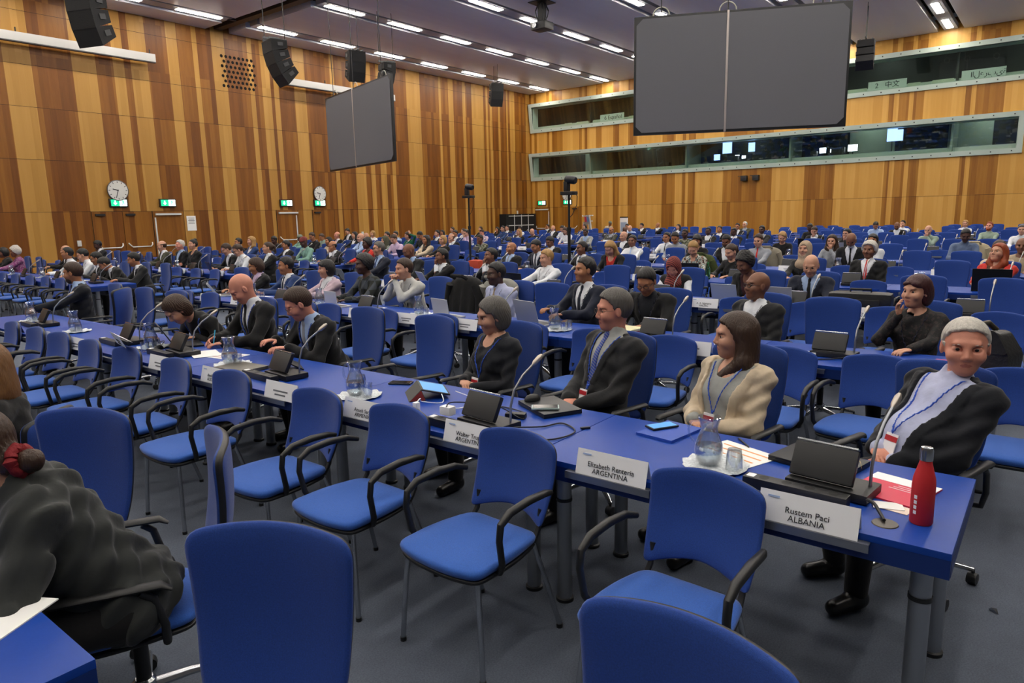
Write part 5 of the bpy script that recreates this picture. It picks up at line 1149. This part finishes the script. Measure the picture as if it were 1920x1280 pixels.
def clothmat(c):
    n = 'cloth '+c
    if n in MATS: return MATS[n]
    if c == 'camo': return pattern(n, ['20261a', '3c4030', '6d7058', '8b8a76'], 22)
    if c == 'floral': return pattern(n, ['c8ccc4', '23302c', '4d7f7a', 'c8ccc4', 'a8633f', '1c2220'], 24)
    if c == 'lace': return pattern(n, ['08080a', '141014', '08080a', '2c2220'], 34)
    if c == 'magenta': return pattern(n, ['6a1f58', 'c9b7c6', '7a2a68'], 60, 'vor')
    if c == 'plaid': return pattern(n, ['20241f', '9a9678', '3a4048'], 9, 'check')
    if c == 'stripe': return pattern(n, ['1b3a9a', '1b3a9a', '6a7590'], 22, 'bands', .6)
    return mat(n, CLOTH[c], .88, noise=.08, nscale=22, bump=.5, bscale=16, sheen=.15)
def hairmat(c):
    h = HAIRC[c]; return mat('hair '+c, h, .5 if c not in ('beige', 'olive', 'sage') else .85, noise=.16, nscale=40, bump=.5, bscale=70, stretch=(2.5, 2.5, .5)) if c != 'red' else pattern('scarf red', ['7d1f22', 'b0604e', '6a1a20', '3a1016'], 14, 'wave')
def nrm(v): return v/max(np.linalg.norm(v), 1e-9)
def rotv(v, ax, a): ax = nrm(ax); return v*math.cos(a)+np.cross(ax, v)*math.sin(a)+ax*(ax@v)*(1-math.cos(a))
EYEW = mat('eye white', 'cfc8c0', .3); IRIS = mat('iris', '1a110c', .2)
def person(x, y, ztop, lean, byaw, hyaw, hp, arms, skin, hair, top, extras, lod, label, zseat=.47, reach=None, group='seated delegates', fem=None, standing=False):
    hst, hcol = hair.split('-'); fem = (hst in ('long', 'bob', 'pony', 'bun', 'hijab') or 'woman' in label) if fem is None else fem
    h_b = (.022, .015, .0095)[lod]; h_h = (.0105, .0062, .0036)[lod]; h_a = (.011, .0065, .0036)[lod]; h_c = (.02, .0125, .0075)[lod]
    L = R_(lean); shf = -.10 if arms in 'twfckpeho' else 0.; hip = V3(.08+shf, 0, .565); yv = V3(0, 1, 0)
    up = V3(-math.sin(L), 0, math.cos(L)); fw = V3(-math.cos(L), 0, -math.sin(L))
    # head direction in the body's frame
    ha = R_(hyaw-byaw); hpit = R_(hp)
    hf = V3(-math.cos(ha)*math.cos(hpit), -math.sin(ha)*math.cos(hpit), -math.sin(hpit)); hl = nrm(np.cross(V3(0, 0, 1), hf)); hu = np.cross(hf, hl)
    S = 1.
    nb0 = .50; hc_off = lambda u: hip+up*u+nrm(up*.75+hu*.45)*.155+hf*.028
    ln = nb0
    for _ in range(4):
        z = hc_off(ln)[2]+.118*max(hu[2], .6)+.02*(1-hu[2]); ln += np.clip((ztop-z)/max(up[2], .4), -.08, .08)
    ln = float(np.clip(ln, .40, .60)); f = ln/.50
    T = lambda a, b, c: hip+fw*a+yv*b+up*(c*f)
    hc = hc_off(ln); nb = T(0, 0, .50); sw = .165 if fem else .187
    fat = 1. if 'f' in extras else 0.
    torso = [ell(T(0, 0, -.02), (.13, .175, .12), k=.05), ell(T(.02+.05*fat, 0, .13), (.115+.045*fat, .142+.035*fat, .16), k=.06), ell(T(.012, 0, .31), (.112, sw-.02, .17), k=.06), cap(T(-.01, -sw+.03, .425), T(-.01, sw-.03, .425), .062, k=.05), cap(T(-.02, 0, .42), T(-.005, 0, .50), .075, .056, k=.05)]
    Rt = np.array([fw, yv, up])
    torso = [(p[0], p[1], p[2], Rt, *p[4:]) if p[0] == 'e' else p for p in torso]
    if fem: torso += [ell(T(.085, s*.07, .28), (.055, .06, .06), k=.05) for s in (-1, 1)]
    HS = 1.05 if not fem else 1.03; HWd = HS*(1.10 if fat else 1.)
    Rh = np.array([hf, hl, hu]); Hh = lambda a, b, c: hc+hf*(a*HS)+hl*(b*HWd)+hu*(c*HS)
    E = lambda c, r, k=.02, op='u': ell(Hh(*c), (r[0]*HS, r[1]*HWd, r[2]*HS), Rh, k, op)
    neck = cap(nb-up*.02, Hh(-.02, 0, -.05), .053 if not fem else .045, .049 if not fem else .042, k=.03)
    # arms
    arm_sk = []; arm_cl = []; hands = []; cuffs = []
    tz = .775; mouth = Hh(.095, 0, -.075)
    for s in (-1, 1):     # s=+1 is the person's right
        sh = T(-.01, s*sw, .425); ed = V3(.25, s*.75, -1)
        if arms == 'l': W = hip+V3(-.235, s*.05, .085+.03*(s > 0)); d = V3(-.3, -s*.9, -.15); nr = V3(0, 0, -1); curl = .7
        elif arms == 'a': W = T(.17, -s*.08, .15+.03*s); d = V3(-.05, -s*1, .2); nr = V3(1, 0, 0); curl = .6; ed = V3(-.2, s*.6, -1)
        elif arms == 'k': W = mouth+hf*.045-hu*.05+hl*(-s*.022)*1.; d = nrm(hu*.8+hl*(s*.5)); nr = hl*(s*1.); curl = 1.3; ed = V3(-.5, s*.5, -1)
        elif arms == 'p': W = T(.30, s*.05, .17); d = V3(-.6, -s*.3, .4); nr = V3(0, -s*.5, .8); curl = .6
        elif arms == 'f': W = V3(-.46, s*.10, .83)+V3(0, .02, .02*s); d = V3(-.9, -s*.2, .12); nr = V3(0, 0, -1); curl = .55
        elif arms == 'c' and s < 0: W = mouth+hf*.005-hu*.075-hl*0; d = nrm(hu*.9+hf*.15); nr = -hf; curl = 1.0; ed = V3(-.4, s*.7, -1)
        elif arms == 'h' and s > 0: W = mouth+hf*.05-hu*.10-hl*.02; d = nrm(hu*.9-hl*.1+hf*.2); nr = nrm(hl+hf*-.3); curl = .6; ed = V3(-.3, s*.6, -1)
        elif arms == 'e' and s < 0: W = Hh(-.02, -.02, .13) if False else hc+V3(.0, s*.12, .05); d = hu; nr = V3(0, 1, 0); curl = .5; ed = V3(0, s, .2)
        elif arms == 'o' and s < 0: W = V3(-.60, -.10, tz+.01); d = V3(-.9, .45, -.02); nr = V3(0, .1, -1); curl = 1.1
        elif arms == 'w' and s > 0: W = V3(-.50, s*.08, tz+.01); d = V3(-.85, -.5, -.1); nr = V3(0, -.8, -.7); curl = 1.0
        else: W = V3(-.50, s*(.13+.02*((len(label) % 3)-1)), tz); d = V3(-.9, -s*.45, -.05); nr = V3(0, 0, -1); curl = .45
        if reach and s in reach: W, d, nr, curl, ed = [np.array(q, float) if not np.isscalar(q) else q for q in reach[s]]
        d = nrm(d); nr = nrm(nr-d*(nr@d))
        la, lb = .285*(.94 if fem else 1), .255*(.94 if fem else 1); v = W-sh; D = np.linalg.norm(v)
        if D > (la+lb)*.985: W = sh+v/D*(la+lb)*.985; v = W-sh; D = np.linalg.norm(v)
        D = max(D, abs(la-lb)+.03); aa = (la*la-lb*lb+D*D)/(2*D); hh = math.sqrt(max(la*la-aa*aa, 0)); vn = nrm(v); ep = nrm(ed-vn*(ed@vn)); el = sh+vn*aa+ep*hh
        k_ = .86 if fem else 1.
        arm_sk += [cap(sh, el, .05*k_, .04*k_, k=.03), cap(el, el*.4+W*.6, .041*k_, .034*k_, k=.02), cap(el*.4+W*.6, W, .034*k_, .025*k_, k=.02)]
        en = .95
        arm_cl += [cap(sh+V3(0, s*.002, -.005), el, .047*k_, .038*k_, k=.035), cap(el, el*(1-en)+W*en, .039*k_, .029*k_, k=.02)]
        cuffs.append((W, el, s)); hands.append((W, d, nr, curl, s, el))
    legs = []; shoes = []
    for s in (-1, 1):
        if standing: kn = hip+V3(-.03, s*.09, -.46); an = hip+V3(.02, s*.10, -.86)
        else: kn = V3(hip[0]-.43, s*.13, .52); an = V3(hip[0]-.40+(.05 if s > 0 else -.06), s*.14, .09)
        legs += [cap(hip+V3(0, s*.085, -.03), kn, .082, .058, k=.04), cap(kn, an, .056, .038, k=.03)]
        shoes += [cap(an+V3(.02, 0, -.04), an+V3(-.13, s*.02, -.052), .042, .036, k=.02), cap(an, an+V3(0, 0, -.03), .042, k=.03)]
    # ---- head
    GH = Grid(hc-V3(.19, .19, .2), hc+V3(.19, .19, .17), h_h)
    hd = [E((-.012, 0, .03), (.101, .078, .096), .02), E((.03, 0, -.035), (.066, .059, .078), .04), E((.060, 0, -.090), (.026, .028, .022), .035), neck]
    hi = lod > 0
    hd += [cap(Hh(.083, -.036, .032), Hh(.083, .036, .032), .010, k=.022), E((.078, .034, .008), (.02, .02, .015), .016, 's'), E((.078, -.034, .008), (.02, .02, .015), .016, 's'),
           cap(Hh(.088, 0, .016), Hh(.107, 0, -.023), .0075, .0118, k=.016), E((.062, .045, -.026), (.028, .022, .024), .025), E((.062, -.045, -.026), (.028, .022, .024), .025)]
    if hi: hd += [cap(Hh(.099, -.012, -.030), Hh(.099, .012, -.030), .0085, k=.008), cap(Hh(.088, -.019, -.058), Hh(.090, 0, -.056), .0050, k=.006), cap(Hh(.088, .019, -.058), Hh(.090, 0, -.056), .0050, k=.006), cap(Hh(.086, -.013, -.067), Hh(.086, .013, -.067), .0062, k=.007)]
    hd += [E((.0, s*.080, -.002), (.017, .009, .030), .008) for s in (-1, 1)]+[E((.006, s*.090, .002), (.009, .006, .017), .006, 's') for s in (-1, 1)]
    if hi: hd += [E((.069, s*.032, .008), (.0185, .0185, .0150), .003) for s in (-1, 1)]+[cap(Hh(.090, s*.022, .0065), Hh(.086, s*.042, .0075), .0058, .0048, k=.003, op='s') for s in (-1, 1)]
    A = evalp(GH, hd); Vh, Fh = snet(A, GH); Vh = relax(Vh, Fh, 1, .35)
    cen = Vh[Fh].mean(1)-hc; ca, cb, cc = cen@hf, cen@hl, cen@hu
    mh = np.where((ca > .078) & (np.abs(cb) < .024) & (np.abs(cc/HS+.0615) < .0085*(1-(cb/.026)**2)), 1, 0)
    keep = cen@up*1. > (nb-up*.01-hc)@up; Fh = Fh[keep]; mh = mh[keep]
    parts = [(Vh, Fh, mh)]
    # eyes
    for s in (-1, 1):
        er = .0122; ec = Hh(.0755, s*.032, .008); n = 12; vs = []; fs = []; ms = []
        for i in range(n+1):
            th = math.pi*i/n
            for j in range(n): ph = 2*math.pi*j/n; vs.append(ec+er*(hf*math.cos(th)+hl*math.sin(th)*math.cos(ph)+hu*math.sin(th)*math.sin(ph)))
        for i in range(n):
            for j in range(n): fs.append((i*n+j, i*n+(j+1) % n, (i+1)*n+(j+1) % n, (i+1)*n+j)); ms.append(3 if i < 3 or (lod == 0) else 2)
        if hp < 22 or lod == 0:
            if hi: # lids: shell over the upper and lower ball
                vs = np.array(vs); 
            parts.append((np.array(vs), np.array(fs), np.array(ms)))
    # hands
    for W, d, nr, curl, s, el in hands:
        sd = np.cross(nr, d)*(1.)    # toward thumb depends on side
        th = sd if ((sd@V3(0, 1, 0))*s < 0) else -sd
        if arms in 'kch' : th = sd if (sd@hf) < 0 else -sd
        q = .92 if fem else 1.
        pr = [cap(el*.3+W*.7, W, .029*q, .0235*q, k=.015), ell(W+d*.045*q, (.044*q, .04*q, .0145*q), np.array([d, th, nr]), k=.014)]
        for i, (o, ln_) in enumerate(((.029, .070), (.0098, .080), (-.0098, .076), (-.028, .060))):
            p = W+(d*.078+th*o*1.)*q; dd = nrm(d+th*o*2.2); rr = (.0088 if lod == 2 else .0098)*q; cu = curl*(1+.15*(i-1))
            for j, fr in enumerate((.45, .30, .25)):
                dd = rotv(dd, np.cross(dd, nr), cu*(.55 if j == 0 else .75)); e_ = p+dd*ln_*fr*q; pr.append(cap(p, e_, rr, rr*.9, k=.004)); p = e_; rr *= .92
        p = W+(d*.022+th*.028)*q; dd = nrm(d*.65+th*.8+nr*.25)
        for fr in (.040, .030): e_ = p+dd*fr*q; pr.append(cap(p, e_, .011*q, .0092*q, k=.008)); p = e_; dd = nrm(dd*.6+d*.6+nr*.25)
        GA = Grid(W-V3(.14, .14, .14)+d*.04, W+V3(.14, .14, .14)+d*.04, h_a); A = evalp(GA, pr); Vv, Ff = snet(A, GA); parts.append((Vv, Ff, 0))
    # body under the clothes
    allp = torso+arm_sk+legs
    pts = [W for W, *_ in hands]+[hip, nb, hc]+[l[1] for l in legs]+[l[2] for l in legs]+[a[1] for a in arm_sk]
    lo = np.min(pts, 0)-.17; hi_ = np.max(pts, 0)+.17; lo[2] = max(lo[2], .0)
    GB = Grid(lo, hi_, h_b); A = evalp(GB, allp+[neck], 0); 
    X, Y, Z = GB.P(); cut = (X-Hh(-.02, 0, -.05)[0])*up[0]+(Z-Hh(-.02, 0, -.05)[2])*up[2]; 
    Vb, Fb = snet(A, GB); Vb = relax(Vb, Fb, 1); cb_ = Vb[Fb].mean(1); kp = np.ones(len(Fb), bool)
    for W, d, nr, curl, s, el in hands: kp &= ((cb_-W)@nrm(W-el) < -.012) | (np.linalg.norm(cb_-W, axis=1) > .12)
    kp &= ~((np.linalg.norm(cb_-hc, axis=1) < .125) & ((cb_-hc)@up > -.115)); Fb = Fb[kp]; parts.append((Vb, Fb, 0))
    sm = mat('skin '+skin, SKIN[skin], .5, noise=.06, nscale=25, bump=.12, bscale=260); sm.node_tree.nodes['Principled BSDF'].inputs['Subsurface Weight'].default_value = .0
    root = npmesh('person', parts, [sm, mat('lips '+skin, LIP[skin], .45), EYEW, IRIS], loc=(x, y, 0), rz=R_(byaw)); tag(root, label, 'person', group)
    # ---- hair
    sk = lambda t: E((-.012, 0, .03), (.101+t, .078+t, .096+t), .002); hp_ = None; amp = 0; cuts = []
    plane = None
    Xl, Yl, Zl = None, None, None
    GR = GH
    if hst in ('long', 'hijab', 'pony', 'curly'): GR = Grid(hc-V3(.24, .24, .40), hc+V3(.24, .24, .2), h_h*1.3)
    if hst in ('short', 'fringe', 'bob', 'long', 'pony', 'bun', 'afro', 'curly', 'hijab', 'cap'):
        t = dict(short=.005, fringe=.005, bob=.013, long=.015, pony=.007, bun=.008, afro=.028, curly=.024, hijab=.016, cap=.018)[hst]
        A = evalp(GR, [sk(t)]); X, Y, Z = GR.P(); dx, dy, dz = X-hc[0], Y-hc[1], Z-hc[2]
        a = dx*hf[0]+dy*hf[1]+dz*hf[2]; b = dx*hl[0]+dy*hl[1]+dz*hl[2]; c = dx*hu[0]+dy*hu[1]+dz*hu[2]
        if hst == 'cap': A = smax(A, .045-c, .01)
        elif hst == 'hijab':
            A = evalp(GR, [E((-.01, 0, -.05), (.10, .088, .10), .05), cap(Hh(-.0, 0, -.1), nb+up*.01, .085, .10, k=.05), ell(T(.06, 0, .42), (.10, .13, .10), Rt, k=.05), E((.095, 0, -.012), (.058, .056, .080), .012, 's')], A=A)
        else:
            gl = np.interp(c/HS, [-.09, -.03, -.005, .045, .070, .088, .12], [-.05, -.018, .020, .044, .060, .088, .125])
            if hst in ('long', 'curly'): gl = gl+.003
            if hst == 'bob': gl = gl-.004+.03*np.clip(b/.06, -1, 1)*(c > .04)
            if hst in ('short', 'fringe'): gl = gl-(.007 if hcol != 's' else .016)*(c > .03)
            gl = gl+.0035*np.sin(b*130+c*70)+.002*np.sin(c*230+b*90)
            pl = a/HS-gl
            if hst == 'short': A = evalp(GR, [E((-.004, 0, .050 if hcol != 's' else .044), (.101, .079, .091), .02)], A=A)
            if hst in ('short', 'fringe', 'pony', 'bun', 'curly', 'afro'): pl = np.minimum(pl, np.maximum(-(c+.045), a+.02)) if False else pl
            pl = np.maximum(pl, -(c+.078)*1.) if hst not in ('long', 'curly') else pl
            A = smax(A, pl, .014)
            if hst in ('short', 'fringe', 'pony', 'bun'): A = evalp(GR, [E((.006, s*.085, -.006), (.020, .022, .036), .006, 's') for s in (-1, 1)], A=A)
            if hst == 'fringe': A = np.maximum(A, c-.055)
            if hst == 'bob':
                A = evalp(GR, [E((-.035, s*.062, -.03), (.056, .025, .075), .03) for s in (-1, 1)]+[E((-.07, 0, -.02), (.05, .075, .085), .03)], A=A)
                if hcol in 'kr' or 'bangs' in label: A = evalp(GR, [E((.07, 0, .065), (.03, .062, .028), .02)], A=A)
            if hst in ('long', 'curly'):
                A = evalp(GR, [cap(Hh(-.025, s*.066, .03), Hh(-.02, s*.088, -.13), .040, .044, k=.03) for s in (-1, 1)]+[cap(Hh(-.02, s*.088, -.13), T(.115, s*.105, .30), .048, .024, k=.03) for s in (-1, 1)]+[E((-.075, 0, -.07), (.05, .095, .15), .04)], A=A)
            if hst == 'lowbun': pass
            if hst == 'pony' and 'scrunchie' in label: A = evalp(GR, [E((-.09, 0, -.055), (.045, .045, .045), .03), E((-.155, 0, -.075), (.038, .034, .036), .02)], A=A)
            elif hst == 'pony': A = evalp(GR, [cap(Hh(-.10, 0, .045), Hh(-.135, 0, .03), .022, .02, k=.02), cap(Hh(-.135, 0, .03), Hh(-.16, 0, -.10), .028, .014, k=.01)], A=A)
            if hst == 'bun': A = evalp(GR, [E((-.06, 0, .12), (.045, .045, .035), .01)], A=A)
            if hst == 'afro' and fem: A = evalp(GR, [E((-.03, 0, .12), (.07, .07, .05), .02)], A=A)
            A = evalp(GR, [E((.098, 0, -.02), (.052, .054, .088), .012, 's')], A=A)
        if hst in ('afro', 'curly'): A = A+.005*np.sin(a*150)*np.sin(b*150+1)*np.sin(c*150)
        elif hst not in ('hijab', 'cap', 'fringe') and lod:
            ph = np.arctan2(b, a+.03); A = A+(.0013 if lod == 2 else .0010)*np.sin(ph*(34 if lod == 2 else 20)+2.5*np.sin(c*45)+1.5*np.sin(a*60))
        Vv, Ff = snet(A, GR); Vv = relax(Vv, Ff, 1, .3)
        npmesh('headscarf' if hst == 'hijab' else ('cap' if hst == 'cap' else 'hair'), [(Vv, Ff, 0)], [hairmat(hcol)], root)
    if 'scrunchie' in label:
        q = MB(); c0 = Hh(-.125, 0, -.065); ax1 = hl; ax2 = hu
        q.tube([tuple(c0+(.034+.004*math.sin(t*9))*(ax1*math.cos(t)+ax2*math.sin(t))) for t in np.linspace(0, 2*math.pi, 37)[:-1]], [.019+.004*math.sin(i*2.4) for i in range(36)], 10, closed=True); q.build('scrunchie', mat('red velvet', '7d0f18', .8, bump=.5, bscale=60), root)
    if hi and hst != 'hijab':
        m = MB()
        for s in (-1, 1): m.tube([Hh(.093, s*.015, .029), Hh(.093, s*.032, .0315), Hh(.081, s*.05, .025)], [.0022, .003, .0015], 6)
        if lod == 2 or hcol in 'kn': m.build('eyebrows', hairmat(hcol if hcol in HAIRC else 'n'), root)
    if 'beard' in label or 'moustach' in label:
        G2 = GH; pr = [cap(Hh(.094, -.022, -.046), Hh(.094, .022, -.046), .006, k=.006)]
        if 'beard' in label: pr += [E((.05, 0, -.07), (.050, .055, .050), .01), E((.09, 0, -.055), (.03, .022, .012), .006, 's')]
        Vv, Ff = snet(evalp(G2, pr), G2); npmesh('beard' if 'beard' in label else 'moustache', [(Vv, Ff, 0)], [hairmat(hcol if hcol in 'knos' else 'n')], root)
    if 'g' in extras and hi:
        Rg = Matrix([[hf[i], hl[i], hu[i]] for i in range(3)])
        spectacles(root, Rg, Hh(.104, 0, .006), BLK if 'k' in extras else mat('thin metal rim', '6b5a48', .35, .8), .0026 if 'k' in extras else .0012)
    # ---- clothes
    spec = top.split(':'); kind = spec[0]; c1 = spec[1]; c2 = spec[2] if len(spec) > 2 else None; c3 = spec[3] if len(spec) > 3 else None
    GC = Grid(lo, hi_, h_c); X, Y, Z = GC.P(); dx, dz = X-hip[0], Z-hip[2]
    ca_ = dx*fw[0]+dz*fw[2]; cc_ = (dx*up[0]+dz*up[2])/f; cb2 = Y+0*ca_
    neckcut = [ell(T(.035, 0, .585), (.10, .082, .105), Rt, k=.01, op='s')]
    lowcut = [ell(T(.075, 0, .53), (.07, .07, .13), Rt, k=.01, op='s')]
    handcut = lambda A: A
    tr = evalp(GC, torso+arm_cl, .010); c_low = -.09
    def clip_bottom(A, lev): return np.maximum(A, (lev-cc_)+.0*ca_)
    lo_ = 'L' in extras
    if lo_: tr = evalp(GC, torso+arm_cl, .030)
    wr = (.011 if lo_ else .004)*(np.sin(cc_*60+ca_*25+np.sin(cb2*30)*2)+.6*np.sin(cb2*55+cc_*38)) if lod else .003*np.sin(cc_*50+cb2*40)
    pants = evalp(GC, legs+[torso[0]], .012); pants = pants
    Vv, Ff = snet(pants, GC); Vv = relax(Vv, Ff, 1)
    npmesh('trousers', [(Vv, Ff, 0)], [clothmat('black' if c1 not in ('navy', 'charcoal', 'blue', 'olive') else c1)], root)
    if lod == 2 or standing:
        for q in (0, 2):
            Vv, Ff = snet(evalp(GC, shoes[q:q+2]), GC); npmesh('shoe', [(Vv, Ff, 0)], [mat('shoe leather', '0a0908', .3)], root)
    def emit(name, A, m_, rl=1):
        Vv, Ff = snet(A, GC)
        if len(Ff): return npmesh(name, [(relax(Vv, Ff, rl) if rl else Vv, Ff, 0)], [m_], root)
    collar = [cap(nb-up*.03+fw*.004, nb+up*.022+fw*.012, .068, .060, k=.012)]
    if kind in ('shirt', 'knit', 'vest'):
        A = tr+wr*.8
        if kind == 'shirt':
            A = evalp(GC, collar, 0, A); A = evalp(GC, [cap(nb+up*.01+fw*.10, nb+up*.06+fw*.06, .022, .03, k=.006, op='s'), ell(nb+up*.085, (.06, .06, .05), k=.005, op='s')], A=A)
        else: A = evalp(GC, neckcut if c1 not in ('dknavy', 'floral') else neckcut+[ell(T(.10, 0, .50), (.05, .065, .07), Rt, k=.01, op='s')], A=A)
        if kind == 'vest':
            emit('blouse', clip_bottom(evalp(GC, neckcut, A=tr+wr), -.06), clothmat(c2)); A = evalp(GC, torso, .024)+wr*.5; A = evalp(GC, neckcut, A=A)
        A = clip_bottom(A, -.10); emit('shirt' if kind == 'shirt' else ('vest' if kind == 'vest' else 'sweater'), A, clothmat(c1))
        base = A; tie = c2 if kind == 'shirt' else None
    else:
        sh_ = evalp(GC, torso+arm_cl[:0], .010); sh_ = evalp(GC, [cap(el*.5+W*.5, W-nrm(W-el)*.006, .040, .036, k=.01) for W, el, s in cuffs], 0, sh_)
        if not (fem and c2 in ('black', 'wine', 'red', 'brown', 'ltgrey')):
            sh_ = evalp(GC, collar, 0, sh_); sh_ = evalp(GC, [cap(nb+up*.01+fw*.10, nb+up*.06+fw*.06, .020, .028, k=.006, op='s'), ell(nb+up*.085, (.06, .06, .05), k=.005, op='s')], A=sh_)
        else: sh_ = evalp(GC, neckcut+lowcut, A=sh_)
        emit('shirt', clip_bottom(sh_, -.05), clothmat(c2 or 'white'))
        J = evalp(GC, torso+arm_cl, .018)
        J = evalp(GC, [cap(T(-.01, s*(sw-.04), .44), T(-.01, s*(sw+.01), .43), .045, k=.03) for s in (-1, 1)], 0.016, J)+wr
        vb = (.16 if not fem else .12) if 'o' not in extras else -.12
        wdt = np.maximum((cc_-vb)*(.30 if 'o' not in extras else .17), 0)+(.03 if 'o' in extras else 0)*(cc_ > vb)
        wedge = np.maximum(np.abs(cb2)-wdt, .02-ca_); wedge = np.maximum(wedge, cc_-.60)
        J2 = smax(J, -wedge, .01); J2 = evalp(GC, [cap(nb-up*.03, nb+up*.12, .077, .08, k=.012, op='s')], A=J2)
        # lapels: a raised band along both edges of the opening
        band = np.maximum(np.abs(np.abs(cb2)-wdt-.022)-.022, .03-ca_); band = np.maximum(band, cc_-.49); band = np.maximum(band, vb+.02-cc_); band = np.maximum(band, -wedge)
        J2 = np.minimum(J2, np.maximum(evalp(GC, torso, .026), band))
        J2 = clip_bottom(J2, -.13); emit('jacket', J2, clothmat(c1)); base = sh_; tie = c3
    if tie:
        tw = .017+.012*np.clip((.46-cc_)/.3, 0, 1); t_ = np.maximum(np.abs(cb2)-tw, .02-ca_); t_ = np.maximum(t_, cc_-.515); t_ = np.maximum(t_, .06-cc_)
        tb = evalp(GC, torso, .018); tb = evalp(GC, [cap(nb-up*.03+fw*.072, nb-up*.005+fw*.075, .014, .017, k=.01)], 0, np.maximum(tb, t_)); emit('tie', tb, clothmat('stripe' if (c3 or c2) == 'blue' and lod == 2 else tie), 0)
    if lod >= 1 and 'n' not in extras:
        lw = .0045 if lod == 2 else .007
        ba = evalp(GC, torso+([cap(T(-.01, s*(sw-.04), .44), T(-.01, s*(sw+.01), .43), .052, k=.03) for s in (-1, 1)] if kind == 'suit' else []), .025 if kind == 'suit' else .018)
        st = np.maximum(np.abs(np.abs(cb2)-np.maximum((cc_-.14)*.27, 0))-lw, -ca_); st = np.maximum(st, .14-cc_); st = np.maximum(st, cc_-.50)
        o = emit('lanyard', np.maximum(np.maximum(ba, -(ba+.010)), st), mat('blue lanyard' if lod == 2 else 'dark lanyard', '2b57c4' if lod == 2 else '141c38', .6), 0)
        if lod == 2:
            pt = T(.0, 0, .10); aa_ = .17+.06*fat; q = MB(); q.box(tuple(T(aa_+.012, 0, .09)), (.004, .07, .095), rot=Matrix([[fw[i], yv[i], up[i]] for i in range(3)])); q.build('badge', WHT, root, smooth=0)
            q = MB(); q.box(tuple(T(aa_+.015, 0, .115)), (.003, .07, .025), rot=Matrix([[fw[i], yv[i], up[i]] for i in range(3)])); q.build('badge_stripe', mat('badge red', 'b3202c', .5), root, smooth=0)
    if 'watch' in label and arms == 'o':
        W, d, nr, curl, s, el = hands[0]; dd = nrm(W-el); q = MB(); c0 = W-dd*.02; u1 = nrm(np.cross(dd, V3(0, 0, 1))); u2 = np.cross(dd, u1)
        q.tube([tuple(c0+.032*(u1*math.cos(t)+u2*math.sin(t))) for t in np.linspace(0, 2*math.pi, 15)[:-1]], .009, 6, closed=True); q.build('watch', mat('white strap', 'd8d8d6', .4), root)
    return root
import os
ONLY = os.environ.get('ONLYP')
for i, r in enumerate(PPL):
    slot, x, y, zt, lean, by, hy, hp, arm, skin, hair, top, ex, lod, lab = r
    if ONLY and not (int(ONLY) <= i): continue
    kw = {}
    person(float(x), float(y), float(zt), float(lean), float(by), float(hy), float(hp), arm, skin, hair, top, ex+('f' if 'white-haired man in navy' in lab else ''), int(lod), lab, **kw)
# the two women at the left edge and the man by the wall
person(.93, 2.40, 1.24, 32, -22, -58, 16, 't', 'w', 'pony-n', 'knit:ruffle', 'nL', 2, 'woman in dark ruffled blouse leaning over the table, hair tied with a red scrunchie', group=None)
person(1.12, 4.08, 1.17, 6, -30, -30, 10, 't', 'w', 'long-a', 'knit:black', 'n', 1, 'woman with wavy golden-brown hair at the left picture edge', group=None)
person(35.2, 20.5, 1.70, 26, 60, 70, 20, 'l', 'b', 'cap-sage', 'knit:cream', 'n', 0, 'person in cream robe and cap bending by the back wall', group=None, standing=True)
settle_labels()
